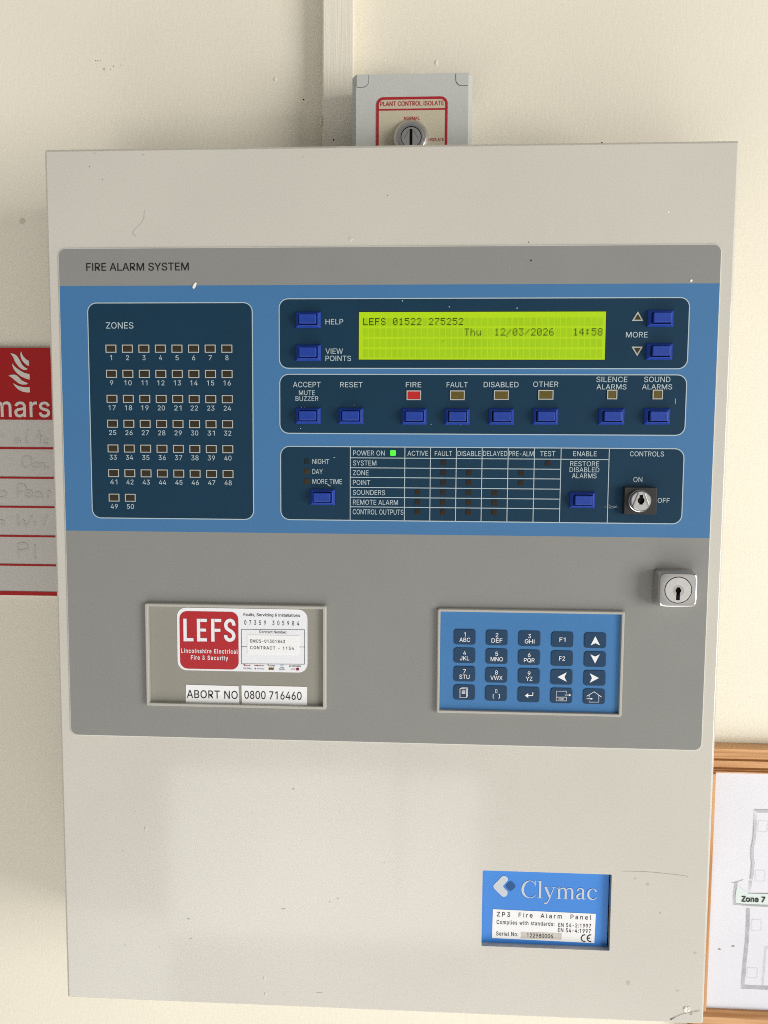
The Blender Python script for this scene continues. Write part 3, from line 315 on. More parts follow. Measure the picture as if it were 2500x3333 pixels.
# ---------------------------------------------------------------- wall and cable trunking
wl = MB(); wl.rect(-1.3, 0.0, 1.7, 2.6, D, 'wall_paint')
for x, y, r in ((413, 262, 2), (422, 263, 2.2), (433, 263, 2), (447, 297, 2), (453, 297, 2), (450, 303, 2.4), (478, 299, 2), (490, 286, 2.4), (523, 282, 1.6), (540, 254, 1.6), (1312, 430, 4)):
    p = A1(x, y, D); wl.blob(p[0], p[1], r * .6 / 4200, r * .6 / 4200, D - .0001, .0002, 'speck_dark', int(x))
p = A1(97, 957, D); wl.disc(p[0], p[1], .0022, D - .0003, 'stain_wall', 12)
for (x, y, C) in ((995, 128, I2), (1190, 342, A1)):
    p = C(x, y, D); wl.blob(p[0], p[1], .0012, .002, D, .0006, 'wall_paint', int(x))
o = wl.build('wall'); o['kind'] = 'structure'

tk = MB(); yf = D - .016
xa = un(1048, 250, yf)[0]; xb = un(1153, 250, yf)[0]
tk.loft([([(xa, ZT - .06), (xb, ZT - .06), (xb, 2.45), (xa, 2.45)], D), ([(xa, ZT - .06), (xb, ZT - .06), (xb, 2.45), (xa, 2.45)], yf + .0015),
         ([(xa + .0012, ZT - .06), (xb - .0012, ZT - .06), (xb - .0012, 2.45), (xa + .0012, 2.45)], yf)], 'trunk_paint')
p = A1(1386, 520, yf); tk.blob(p[0], p[1], .0011, .004, yf + .002, .003, 'trunk_paint', 3)       # old paint run on its edge
p = A1(1441, 604, yf); tk.blob(p[0], p[1], .0006, .0006, yf, .0003, 'speck_dark', 5)
tag(tk.build('cable_trunking'), 'cream painted cable trunking running down the wall beside the grey key switch box', 'trunking')

# ---------------------------------------------------------------- fire alarm panel
panel = thing('fire_alarm_panel', 'large cream steel fire alarm control panel with blue control fascia and green display', 'alarm panel', (W / 2, D, ZT - H))
cb = MB(); cb.loft([(rr(.0012, ZT - H + .0012, W - .0012, ZT - .0012, .002), D - .0003), (rr(.0012, ZT - H + .0012, W - .0012, ZT - .0012, .002), .022)], 'door_paint', cap1=True)
cb.build('cabinet', panel)

PD = .0042      # depth of the recessed nameplate
hx0, hz1 = B5(215, 160); hx1, _ = B5(1474, 500); _, hz0 = B5(800, 925)
hole = rr(hx0, hz0, hx1, hz1, .0006, 2)
dr = MB(); DR = lambda i, y: (rr(0, ZT - H, W, ZT, .0018, 4, i), y)
DRR = [DR(0, .0215), DR(0, .0026), DR(.0002, .0018), DR(.0016, .0002), DR(.0021, 0)]
dr.loft(DRR, 'door_paint', cap1=False); dr.poly(DRR[-1][0], 0, 'door_paint', [hole])
dr.bridge(hole, 0, hole, .0052, 'door_paint')
for x, y, r, mt in ((837, 422, 1.0, 'speck_dark'), (222, 387, 1.1, 'speck_dark'), (194, 360, 1.2, 'speck_dark'), (1142, 523, 1.6, 'speck_dark'), (1444, 458, 2.2, 'speck_white'), (1300, 308, 2.0, 'speck_dark'), (830, 1864, 1.8, 'stain'), (757, 517, 6, 'door_paint')):
    p = FULL(x, y); dr.blob(p[0], p[1], r * 1.15 / 4940, r * 1.15 / 4940, 0, .0002, mt, x)
for x, y, a, b in ((310, 335, 6, 4), (205, 332, 8, 3), (655, 340, 3, 5)):
    p = FULL(x, y); dr.blob(p[0], p[1], a * .9 / 4940, b / 4940, -.00001, .00012, 'stain', x)
dr.stroke([A3(*q) for q in spline([(770, 590), (762, 650), (735, 690), (700, 725), (693, 750), (712, 766)])], .0005, -.00015, 'stain')
dr.stroke([B6(*q) for q in spline([(55, 1113), (160, 1114), (280, 1121), (400, 1133), (515, 1148), (525, 1157)])], .00035, -.00015, 'stain')
dr.stroke([B6(*q) for q in spline([(404, 2180), (440, 2160), (490, 2138), (560, 2124), (615, 2114)])], [.0008, .0007, .0006, .0005, .0004, .0004, .0003] + [.00025] * 18, -.0004, 'scratch_grey')
dr.stroke([B6(*q) for q in ((540, 2144), (562, 2137))], .0003, -.0004, 'scratch_grey')
for x, y, a, b in ((540, 987, 4, 3), (690, 994, 3, 3), (530, 580, 3, 3), (585, 412, 3, 3), (1268, 312, 6, 5), (1225, 829, 12, 4), (815, 873, 7, 5), (1380, 1192, 16, 2.5), (1425, 800, 5, 4), (1460, 785, 5, 4)):
    p = B7(x, y); dr.blob(p[0], p[1], a * .75 / 5000, b * .75 / 5000, 0, .00012, 'stain', x)
for x, y, a, b in ((628, 485, 5, 11), (1146, 1200, 7, 10), (1143, 1130, 6, 14), (826, 962, 6, 8)):
    p = B7(x, y); dr.blob(p[0], p[1], a * .75 / 5000, b * .75 / 5000, -.00001, .00025, 'door_paint', x)
for x, y, a, b in ((240, 1208, 16, 14), (330, 1413, 11, 11), (583, 1702, 13, 12), (150, 1165, 13, 9), (100, 1918, 20, 20), (455, 1973, 15, 9)):
    p = B6(x, y); dr.blob(p[0], p[1], a * .42 / 5000, b * .42 / 5000, -.00001, .00012, 'stain', x)
p = B6(519, 2106); dr.blob(p[0], p[1], .0026, .0024, 0, .0008, 'speck_white', 9, 18)
dr.stroke([B6(*q) for q in ((523, 2128), (526, 2105), (540, 2092))], .0003, -.0010, 'stain')
dr.build('door', panel)

# --- printed fascia film
fx0, fx1, fz1, fz0 = .00823, .43587, ZT - .06361, ZT - .39185
bz1, bz0 = ZT - .08788, ZT - .2499
Yf = -.0005
fa = MB()
fa.bridge(rr(fx0, fz0, fx1, fz1, .005, 5), 0, rr(fx0, fz0, fx1, fz1, .005, 5), Yf, 'film_edge')
fa.bridge(rr(fx0, fz0, fx1, fz1, .005, 5), Yf, rr(fx0, fz0, fx1, fz1, .005, 5, .00045), Yf - .0001, 'film_edge')
full = rr(fx0, fz0, fx1, fz1, .005, 5, .00045); Y1 = Yf - .0001
top = [q for q in full if q[1] > bz1]; bot = [q for q in full if q[1] < bz0]
fa.poly([(fx1 - .00045, bz1)] + top + [(fx0 + .00045, bz1)], Y1, 'film_grey')
fa.poly([(fx0 + .00045, bz0)] + bot + [(fx1 - .00045, bz0)], Y1, 'film_grey')
FIELDS = {'zone': (.02695, .1372, ZT - .0987, ZT - .24135), 'display': (.15425, .4174, ZT - .09635, ZT - .14165),
          'control': (.15445, .4174, ZT - .1449, ZT - .1840), 'status': (.15485, .41745, ZT - .19195, ZT - .24115)}
holes = [rr(a, d, b, c, .0062, 5, .0002) for a, b, c, d in FIELDS.values()]
fa.poly([(fx0 + .00045, bz0), (fx1 - .00045, bz0), (fx1 - .00045, bz1), (fx0 + .00045, bz1)], Y1, 'film_blue', holes)
fa.tx('FIRE ALARM SYSTEM', A3, 375, 1067, 945, 997, Y1 - .0002, 'print_black', .006)
for x, y, r, mt in ((1147, 563, 1.7, 'speck_dark'), (1492, 606, 3.0, 'speck_white'), (1100, 580, 1.0, 'stain')):
    p = FULL(x, y); fa.blob(p[0], p[1], r * 1.5 / 4940, r * 1.5 / 4940, Y1, .0005, mt, x)
p0, p1 = A3(1100, 1120), A3(1120, 1080); fa.stroke(spline([p0, ((p0[0] + p1[0]) / 2, (p0[1] + p1[1]) / 2), p1], 3), [.0008, .0016, .0019, .002, .0017, .0013, .0007], Y1 - .0005, 'speck_white')
fascia = fa.build('fascia', panel)
YD = Y1 - .00005; YL = YD - .00025
def field(key):
    a, b, c, d = FIELDS[key]; m = MB(); bw = .00062
    outer, inner = rr(a, d, b, c, .0062, 6), rr(a, d, b, c, .0062, 6, bw)
    m.bridge(outer, YD - .0001, inner, YD - .0001, 'print_light'); m.bridge(outer, Y1 + .0001, outer, YD - .0001, 'print_light')
    m.poly(rr(a, d, b, c, .0062, 6, bw * .9), YD, 'film_dark'); return m
zf = field('zone')
zf.tx('ZONES', A5, 242, 470, 253, 304, YL, 'print_light', .005)
LX, LZ, LDX, LDZ = .04243, .12869, .01107, .01643
for k in range(50):
    c, r = k % 8, k // 8; x, z = LX + c * LDX, ZT - LZ - r * LDZ - .00588
    w = .00105 if k < 9 else .00245
    if k + 1 in (1, ): w = .0006
    if k + 1 in (11, ): w = .0020
    zf.text(str(k + 1), (x - w, x + w, z + .00158, z - .00158), YL, 'print_light', .006)
p = A5(211, 1661); zf.blob(p[0], p[1], .0007, .0005, YD, .0003, 'speck_dark', 4)
zf.build('zone_field', fascia)
df = field('display')
for t, C, x0, x1, a, b in (('HELP', A6, 363, 480, 199, 234), ('VIEW', A6, 363, 478, 393, 428), ('POINTS', A6, 363, 532, 441, 475), ('MORE', A7, 885, 1028, 284, 320)):
    df.tx(t, C, x0, x1, a, b, YL, 'print_light', .005)
for C, x, y in ((A7, 167, 128), (A6, 1178, 119), (A6, 870, 80)):
    p = C(x, y); df.blob(p[0], p[1], .0005, .0005, YD, .0003, 'scuff_blue', x)
df.build('display_field', fascia)
cf = field('control')
for t, C, x0, x1, a, b in (('ACCEPT', A6, 149, 331, 613, 648), ('MUTE', A6, 188, 293, 669, 700), ('BUZZER', A6, 166, 316, 708, 738), ('RESET', A6, 459, 608, 614, 648),
                           ('FIRE', A6, 892, 994, 614, 648), ('FAULT', A6, 1161, 1300, 614, 648), ('DISABLED', A6, 1405, 1635, 613, 648), ('OTHER', A7, 274, 440, 611, 646),
                           ('SILENCE', A7, 690, 895, 579, 614), ('ALARMS', A7, 691, 889, 629, 662), ('SOUND', A7, 1005, 1178, 579, 614), ('ALARMS', A7, 991, 1190, 629, 662)):
    cf.tx(t, C, x0, x1, a, b, YL, 'print_light', .005)
for x, y in ((205, 780), (228, 784), (215, 786), (552, 766), (1058, 893), (200, 920), (967, 892), (1254, 896)):
    p = A6(x, y); cf.blob(p[0], p[1], .00022, .00022, YD, .0003, 'speck_white', x)
for y in (730, 742, 752):
    p = A7(1208, y); cf.blob(p[0], p[1], .0003, .0008, YD, .0002, 'scuff_blue', y)
cf.build('control_field', fascia)
sf = field('status')
for t, C, x0, x1, a, b in (('NIGHT', A8, 277, 388, 150, 182), ('DAY', A8, 277, 345, 216, 248), ('MORE TIME', A8, 277, 472, 282, 314), ('POWER ON', A8, 545, 753, 94, 126),
                           ('SYSTEM', A8, 544, 698, 160, 192), ('ZONE', A8, 544, 647, 224, 256), ('POINT', A8, 544, 658, 288, 320), ('SOUNDERS', A8, 543, 756, 354, 386),
                           ('REMOTE ALARM', A8, 544, 841, 419, 451), ('CONTROL OUTPUTS', A8, 543, 876, 482, 515), ('ACTIVE', A8, 903, 1039, 96, 128), ('FAULT', A8, 1083, 1197, 97, 129),
                           ('DISABLE', A8, 1233, 1386, 97, 130), ('DELAYED', A8, 1401, 1560, 97, 130), ('PRE-ALM', B1, 116, 277, 98, 131), ('TEST', B1, 320, 420, 98, 131),
                           ('ENABLE', B1, 538, 693, 99, 131), ('RESTORE', B1, 518, 709, 165, 197), ('DISABLED', B1, 514, 710, 205, 236), ('ALARMS', B1, 529, 692, 245, 276),
                           ('CONTROLS', B1, 911, 1136, 100, 132), ('ON', B1, 934, 993, 269, 301), ('OFF', B1, 1094, 1173, 407, 438)):
    sf.tx(t, C, x0, x1, a, b, YL, 'print_light', .005)
a_, b_, c_, d_ = FIELDS['status']; lw = .00052
vx = [(A8(528, 70)[0] + A8(526, 555)[0]) / 2, (A8(886, 70)[0] + A8(883, 555)[0]) / 2, (A8(1055, 70)[0] + A8(1050, 555)[0]) / 2, (A8(1225, 70)[0] + A8(1219, 555)[0]) / 2,
      (A8(1395, 70)[0] + A8(1387, 555)[0]) / 2, (A8(1566, 70)[0] + A8(1557, 560)[0]) / 2, (B1(283, 75)[0] + B1(271, 565)[0]) / 2, (B1(458, 75)[0] + B1(445, 567)[0]) / 2, (B1(775, 75)[0] + B1(759, 572)[0]) / 2]
hz = [A8(1100, y)[1] for y in (145.5, 211, 274.5, 341, 406, 469.5)]
for x in vx: sf.rect(x - lw / 2, d_ + .0003, x + lw / 2, c_ - .0003, YL + .00008, 'print_light')
for i, z in enumerate(hz): sf.rect(vx[0], z - lw / 2, vx[8] if i == 0 else vx[7], z + lw / 2, YL + .00014, 'print_light')
for k in range(26):
    p = B1(random.gauss(800, 18), random.gauss(464, 5)); sf.stroke([p, (p[0] + random.uniform(.0004, .0016), p[1] + random.uniform(-.0002, .0002))], .00016, YD - .0002 - k * 1e-6, 'scuff_blue')
p = B1(765, 465); sf.stroke([B1(740, 464), B1(770, 466), B1(800, 464)], .0002, YL - .00005, 'scuff_blue')
p = A8(388, 322); sf.stroke([A8(378, 316), A8(390, 324), A8(397, 328)], .0006, YD - .0003, 'stain')
p = A8(422, 139); sf.blob(p[0], p[1], .0006, .0003, YD, .0003, 'stain', 8)
sf.build('status_field', fascia)

# --- zone lamps: framed brown windows
def framed_lamp(name, w, h, lens, bw=.00052, loc=None):
    m = MB(); o_ = rr(-w / 2, -h / 2, w / 2, h / 2, .0001, 1); i_ = rr(-w / 2, -h / 2, w / 2, h / 2, .0001, 1, bw)
    m.bridge(o_, 0, o_, -.00035, 'lamp_frame'); m.bridge(o_, -.00035, i_, -.00035, 'lamp_frame'); m.bridge(i_, -.00035, i_, -.00005, 'lamp_frame')
    m.poly(i_, -.00008, lens)
    return m.build(name, panel, loc=loc)
zl = None
for k in range(50):
    loc = (LX + (k % 8) * LDX, YD, ZT - LZ - (k // 8) * LDZ)
    zl = framed_lamp('zone_lamp', .0072, .0052, 'lens_brown', loc=loc) if k == 0 else (copy_part(zl, panel, loc) and zl)
fl = None
for (C, x, y, w, h, lens, lab) in ((A6, 945, 702, 94, 62, 'lens_red', 'red fire lamp'), (A6, 1231, 702, 95, 62, 'lens_amber', None), (A6, 1520, 701, 95, 61, 'lens_amber', None),
                                   (A7, 356, 699, 97, 62, 'lens_amber', None), (A7, 792, 697, 64, 61, 'lens_amber', None), (A7, 1091, 697, 64, 61, 'lens_amber', None)):
    p = C(x, y); q = framed_lamp('indicator_lamp', w * .49427 / 4943, h * .49427 / 4943, lens, .0006, (p[0], YD - .0003, p[1]))
    if lab: note(q, lab)
for pts in (((962, 150), (997, 213), (922, 213)), ((957, 445), (920, 382), (994, 382))):
    m = MB(); q = [A7(*t) for t in pts]; cx = sum(t[0] for t in q) / 3; cz = sum(t[1] for t in q) / 3
    i_ = [(cx + (t[0] - cx) * .62, cz + (t[1] - cz) * .62) for t in q]
    m.bridge(q, YD, q, YL, 'lamp_frame'); m.bridge(q, YL, i_, YL, 'lamp_frame'); m.poly(i_, YL + .00012, 'lens_arrow'); m.build('arrow_lamp', panel)
def small_lamp(lens):
    m = MB(); h = .0017
    m.slab(-h, -h, h, h, .0002, 0, -.0003, .0001, lens, 1); return m
sl = None
for C, x, y in ((A8, 1141, 174), (A8, 1140, 239), (A8, 1308, 240), (A8, 1139, 305), (A8, 1307, 304), (A8, 970, 368), (A8, 1138, 369), (A8, 1306, 370), (A8, 1476, 372),
                (A8, 969, 432), (A8, 1137, 434), (A8, 1305, 435), (A8, 1475, 437), (A8, 968, 496), (A8, 1136, 498), (A8, 1304, 499), (A8, 1473, 501), (B1, 370, 177), (B1, 195, 242), (B1, 193, 307)):
    p = C(x, y); loc = (p[0], YD, p[1])
    if sl is None: sl = small_lamp('lens_small').build('status_lamp', panel, loc=loc)
    else: copy_part(sl, panel, loc)
for x, y, l in ((243, 165, 'lens_night'), (242, 231, 'lens_day'), (242, 297, 'lens_day')):
    p = A8(x, y); small_lamp(l).build('mode_lamp', panel, loc=(p[0], YD, p[1]))
p = A8(808, 110); note(small_lamp('lens_green').build('power_lamp', panel, loc=(p[0], YD, p[1])), 'lit green power lamp')

# --- push buttons: sloping bezel and a raised cap
bz = MB(); R = lambda w, h, r: rr(-w / 2, -h / 2, w / 2, h / 2, r, 3)
bz.loft([(R(.0163, .0105, .0004), 0), (R(.0163, .0105, .0004), -.0009), (R(.0159, .0101, .0004), -.00115), (R(.0134, .0081, .0005), -.0026), (R(.0130, .0077, .0006), -.0027), (R(.0125, .0073, .0006), -.0027), (R(.0124, .0072, .0006), -.0022)], 'button_blue', cap1=False)
bz.loft([(R(.0124, .0072, .0006), -.0022), (R(.0123, .0071, .0006), -.0004)], 'hole')  # black gap around the cap paints in the shade there
cp = MB(); cp.slab(-.0056, -.0031, .0056, .0031, .0006, -.0011, -.0056, .0006, 'button_blue', 3)
b0 = None
for C, x, y in ((A6, 250.5, 205), (A6, 252, 422), (A6, 250.5, 837), (A6, 531.5, 838), (A6, 947, 841), (A6, 1230.5, 842), (A6, 1521, 842), (A7, 354.5, 841), (A7, 789, 841), (A7, 1089, 840.5),
                (A7, 1111.5, 196.5), (A7, 1104.5, 413.5), (A8, 344.5, 400.5), (B1, 597.5, 419.5)):
    p = C(x, y, -.001); loc = (p[0], YD, p[1])
    if b0 is None:
        b0 = bz.build('push_button', panel, loc=loc); c0 = cp.build('button_cap', b0, loc=loc)
        c0.matrix_parent_inverse = Matrix.Identity(4); c0.location = (0, 0, 0)
    else: copy_part(b0, panel, loc)

# --- display
m = MB(); x0, z1 = C_ = crop(1150, 1000, .21097)(90, 79); x1 = (A7(752, 147)[0] + A7(744, 462)[0]) / 2; z0 = (crop(1150, 1000, .21097)(400, 820)[1] + A7(600, 463)[1]) / 2
m.rect(x0 - .0004, z0 - .0004, x1 + .0004, z1 + .0004, YD - .00012, 'print_black')
m.rect(x0, z0, x1, z1, YD - .00026, 'lcd')
scr = m.build('display_screen', panel)
DOT = {'L': '10000 10000 10000 10000 10000 10000 11111', 'E': '11111 10000 10000 11110 10000 10000 11111', 'F': '11111 10000 10000 11110 10000 10000 10000', 'S': '01110 10001 10000 01110 00001 10001 01110',
       '0': '01110 10001 10011 10101 11001 10001 01110', '1': '00100 01100 00100 00100 00100 00100 01110', '2': '01110 10001 00001 00010 00100 01000 11111', '3': '11111 00010 00100 00010 00001 10001 01110',
       '4': '00010 00110 01010 10010 11111 00010 00010', '5': '11111 10000 11110 00001 00001 10001 01110', '6': '00110 01000 10000 11110 10001 10001 01110', '7': '11111 00001 00010 00100 01000 01000 01000',
       '8': '01110 10001 10001 01110 10001 10001 01110', 'T': '11111 00100 00100 00100 00100 00100 00100', 'h': '10000 10000 10110 11001 10001 10001 10001', 'u': '00000 00000 10001 10001 10001 10011 01101',
       '/': '00000 00001 00010 00100 01000 10000 00000', ':': '00000 01100 01100 00000 01100 01100 00000'}
CL = crop(1150, 1000, .21097)
gx0 = CL(153, 400)[0]; gx1 = A7(729, 280)[0]; cw = (gx1 - gx0 + .0008) / 40
gz = [CL(900, 170)[1], CL(900, 332)[1], CL(900, 494)[1], CL(900, 655)[1]]; ch = gz[0] - CL(900, 297)[1]
m = MB(); rows = ['LEFS 01522 275252'.ljust(40), (' ' * 17 + 'Thu  12/03/2026   14:58').ljust(40), ' ' * 40, ' ' * 40]
dx = (cw - .0008) / 5; dz = ch / 8; g = .00007
for r in range(4):
    for c in range(40):
        x, z = gx0 + c * cw, gz[r]
        m.rect(x, z - ch, x + cw - .0008, z, YD - .00034, 'lcd_cell')
        if rows[r][c] != ' ':
            for j, row in enumerate(DOT[rows[r][c]].split()):
                for i, bit in enumerate(row):
                    if bit == '1': m.rect(x + i * dx + g / 2, z - (j + 1) * dz + g / 2, x + (i + 1) * dx - g / 2, z - j * dz - g / 2, YD - .00042, 'lcd_ink')
p = CL(1380, 250); m.blob(p[0], p[1], .0005, .0005, YD - .00045, .0002, 'lcd_cell', 3); p = CL(1405, 535); m.blob(p[0], p[1], .0009, .0009, YD - .00045, .0002, 'lcd_cell', 5)
m.stroke([A6(1550, 308), A6(1560, 322)], .0003, YD - .0006, 'speck_dark')
m.build('display_characters', scr)

# --- controls key switch
def keyslot(x, z, parts):
    """outline of a keyhole: a round bore with a slot: parts = (bore r, slot half width, slot top, slot bottom)"""
    r, hw, up, dn = parts; a0 = math.asin(min(hw / r, .99)); o = []
    if up > r: o += [(x + hw, z + up), (x - hw, z + up)]
    n = 8
    s0 = math.pi / 2 + a0 if up > r else math.pi / 2; e0 = 3 * math.pi / 2 - a0 if dn > r else 3 * math.pi / 2
    o += [(x + r * math.cos(s0 + (e0 - s0) * i / n), z + r * math.sin(s0 + (e0 - s0) * i / n)) for i in range(n + 1)]
    if dn > r: o += [(x - hw, z - dn), (x + hw, z - dn)]
    s1 = 3 * math.pi / 2 + a0 if dn > r else 3 * math.pi / 2 + .05; e1 = 5 * math.pi / 2 - a0 if up > r else 5 * math.pi / 2 - .05
    o += [(x + r * math.cos(s1 + (e1 - s1) * i / n), z + r * math.sin(s1 + (e1 - s1) * i / n)) for i in range(n + 1)]
    return o
ys = -.0052
x0, z1 = B1(878, 336, ys); x1, z0 = B1(1085, 516, ys)
m = MB(); m.slab(x0, z0, x1, z1, .0004, YD, ys, .0003, 'black_plastic', 2)
ks = m.build('key_switch', panel)
bx, bzz = B1(984, 427, ys - .003); r = .0068; yb = ys - .0034
kh = keyslot(bx, bzz + .0004, (.0022, .0011, .0036, .0026))
m = MB(); m.lathe(bx, bzz, [(r + .0004, ys), (r + .0004, ys - .0008), (r, ys - .001), (r, yb + .0012), (r * .95, yb + .0004), (r * .87, yb)], 'chrome', cap=False)
m.poly(circ(bx, bzz, r * .87), yb, 'satin_metal', [kh]); m.bridge(kh, yb, kh, yb + .004, 'hole'); m.poly(kh, yb + .004, 'hole')
for s_ in (-1, 1):
    m.loft([([(bx + s_ * .0013, bzz + .0056), (bx + s_ * .0024, bzz + .0052), (bx + s_ * .0056, bzz - .0030), (bx + s_ * .0046, bzz - .0040)], yb + .0001),
            ([(bx + s_ * .0015, bzz + .0053), (bx + s_ * .0020, bzz + .0051), (bx + s_ * .0052, bzz - .0030), (bx + s_ * .0047, bzz - .0036)], yb - .0007)], 'chrome')
m.build('lock_barrel', ks, smooth=35)

# --- door lock
yl = -.0115
lx, lz = B4(557, 455, yl); hw, hh = .0121, .0112
def sq(a, b, n=10.0, k=96):
    o = []
    for i in range(k):
        t = 2 * math.pi * (i + .5) / k; c, s_ = math.cos(t), math.sin(t)
        u, v = math.copysign(abs(c) ** (2 / n), c), math.copysign(abs(s_) ** (2 / n), s_)
        o.append((lx + a * u * (.955 + .045 * (1 - v * v)), lz + b * v * (.955 + .045 * (1 - u * u))))
    return o
m = MB(); R = [(sq(hw + .0010, hh + .0010), 0), (sq(hw + .0012, hh + .0012), -.002), (sq(hw + .0006, hh + .0006), yl + .003)]
for k in range(1, 6):
    a = math.pi / 2 * k / 5; e = .0013 * (1 - math.cos(a)); R.append((sq(hw + .0003 - e, hh + .0003 - e, 11), yl + .0013 - .0013 * math.sin(a)))
m.loft(R, 'chrome', cap1=False); br = .0084
m.poly(R[-1][0], yl, 'chrome', [circ(lx, lz, br + .0003)]); m.bridge(circ(lx, lz, br + .0003), yl, circ(lx, lz, br + .0003), yl + .0016, 'hole'); m.poly(circ(lx, lz, br + .0003), yl + .0016, 'hole')
lk = m.build('door_lock', panel, smooth=32)
m = MB(); kx, kz = lx, lz - .0003; c1 = circ(kx, kz, .0036, 32)
m.lathe(lx, lz, [(br, yl + .0015), (br, yl + .0001), (br - .0003, yl - .0003)], 'satin_metal', cap=False)
m.poly(circ(lx, lz, br - .0003), yl - .0003, 'satin_metal', [c1])
kh = keyslot(kx, kz, (.0021, .0015, .0026, .0064)); ci = [q for q in kh]
m.poly(c1, yl - .00025, 'chrome', [keyslot(kx, kz, (.0018, .0011, .0021, .0030))]); kh2 = keyslot(kx, kz, (.0018, .0011, .0021, .0030))
m.bridge(kh2, yl - .00025, kh2, yl + .001, 'hole'); m.poly(kh2, yl + .0012, 'hole')
m.rect(kx - .0012, kz - .0062, kx + .0011, kz - .0029, yl - .00045, 'hole')
m.build('lock_barrel', lk, smooth=35)

# --- label holder with the service stickers
def bezel(name, C, tl, tr, bl, brr, d, floor, rim):
    x0 = (C(*tl, d)[0] + C(*bl, d)[0]) / 2; x1 = (C(*tr, d)[0] + C(*brr, d)[0]) / 2
    z1 = (C(*tl, d)[1] + C(*tr, d)[1]) / 2; z0 = (C(*bl, d)[1] + C(*brr, d)[1]) / 2
    m = MB(); q = lambda i, y: (rr(x0, z0, x1, z1, .0011, 3, i), y)
    m.loft([q(-.0006, Y1), q(-.0004, d + .0012), q(0, d + .0003), q(.0004, d), q(rim - .0003, d), q(rim, d + .0004), q(rim + .0001, floor)], 'frame_grey', cap1=False)
    return m.build(name, panel), (x0 + rim, z0 + rim, x1 - rim, z1 - rim)
yh = -.0040
holder, (ix0, iz0, ix1, iz1) = bezel('label_holder', B2, (80, 92), (1583, 109), (92, 940), (1580, 964), yh, -.0008, .0019)
YC = -.0010
m = MB(); m.rect(ix0 - .0002, iz0 - .0002, ix1 + .0002, iz1 + .0002, YC, 'card_grey'); m.build('backing_card', holder)
YS = YC - .0002
def box4(C, tl, tr, bl, brr, d): return ((C(*tl, d)[0] + C(*bl, d)[0]) / 2, (C(*bl, d)[1] + C(*brr, d)[1]) / 2, (C(*tr, d)[0] + C(*brr, d)[0]) / 2, (C(*tl, d)[1] + C(*tr, d)[1]) / 2)
m = MB(); a, b, c, d = box4(B2, (347, 127), (1431, 133), (352, 648), (1431, 656), YS)
m.slab(a, b, c, d, .0062, YC, YS, .00005, 'sticker_white', 1, n=6)
a, b, c, d = box4(B2, (370, 152), (859, 155), (373, 632), (859, 633), YS); Y2 = YS - .00012
m.poly(rr(a, b, c, d, .0052, 6), Y2, 'sticker_red'); Y3 = Y2 - .00012
Cc = lambda x, y: C4(x, y, Y3)
def quad(x0, y0, x1, y1, k, mt='sticker_white'):
    p, q = Cc(x0, y0), Cc(x1, y1); m.rect(p[0], q[1], q[0], p[1], Y3 - k * 2e-5, mt)
quad(125, 405, 213, 962, 0); quad(213, 880, 375, 962, 0)
quad(457, 407, 543, 965, 0); quad(543, 407, 703, 487, 0); quad(543, 647, 683, 722, 0); quad(543, 882, 706, 965, 0)
quad(807, 409, 893, 967, 0); quad(893, 409, 1056, 489, 0); quad(893, 652, 1036, 728, 0)
m.stroke([Cc(*q) for q in spline([(1363, 575), (1363, 540), (1345, 485), (1300, 451), (1266, 447), (1210, 470), (1173, 530), (1173, 590), (1200, 650), (1262, 692), (1325, 735), (1363, 800), (1362, 855), (1330, 910), (1268, 930), (1205, 908), (1170, 850), (1169, 806)], 4)], .0023, Y3, 'sticker_white')
m.tx('Lincolnshire Electrical', C4, 75, 1462, 1152, 1252, Y3, 'sticker_white', .022, 90)
m.tx('Fire & Security', C4, 312, 1225, 1315, 1415, Y3, 'sticker_white', .022, 90)
m.tx('Faults, Servicing & Installations', C3, 93, 1420, 413, 480, Y2, 'print_ink', .012)
m.tx('07359 305984', C3, 110, 1400, 580, 683, Y2, 'print_ink', .008, 420)
m.tx('Contract Number:', C3, 462, 1108, 815, 876, Y2, 'print_ink', .008)
Cb = lambda x, y: C3(x, y, Y2); th = .00028
for q in ([(43, 784), (1528, 793)], [(1528, 793), (1526, 1603)], [(1526, 1603), (46, 1592)], [(46, 1592), (43, 784)], [(46, 1190), (175, 1191)], [(1398, 1197), (1526, 1199)]):
    m.stroke([Cb(*t) for t in q], th, Y2 - (len(m.f) % 7) * 2e-6, 'print_ink')
mat('logo_red', (.33, .03, .06), .5, .3); mat('logo_green', (.22, .30, .24), .5, .3); mat('logo_blue', (.35, .50, .75), .5, .3); mat('logo_gold', (.40, .28, .05), .5, .3); mat('logo_grey', (.30, .30, .36), .5, .3)
for t, x0, x1, a, b, mt in (('Pyronix', 132, 258, 1612, 1645, 'logo_red'), ('HIKVISION', 345, 575, 1620, 1648, 'logo_red'), ('Paxton', 705, 832, 1622, 1653, 'print_ink'), ('HOCHIKI', 1200, 1432, 1630, 1665, 'print_ink'),
                            ('PASMA', 90, 288, 1682, 1722, 'logo_grey'), ('Advanced', 405, 575, 1690, 1722, 'logo_grey'), ('CAME', 958, 1035, 1666, 1686, 'print_ink'), ('CLICK', 925, 1062, 1706, 1738, 'print_ink'), ('ZITON', 1200, 1310, 1706, 1728, 'print_ink')):
    m.tx(t, C3, x0, x1, a, b, Y2, mt, .02)
def patch(pts, mt, k=0): m.poly([Cb(*t) for t in pts], Y2 - k * 1e-5, mt)
patch([(90, 1605), (128, 1605), (128, 1640), (100, 1640)], 'logo_red'); patch([(650, 1610), (700, 1610), (678, 1650)], 'logo_green'); patch([(958, 1615), (1035, 1615), (1035, 1645), (1000, 1635), (958, 1650)], 'logo_blue')
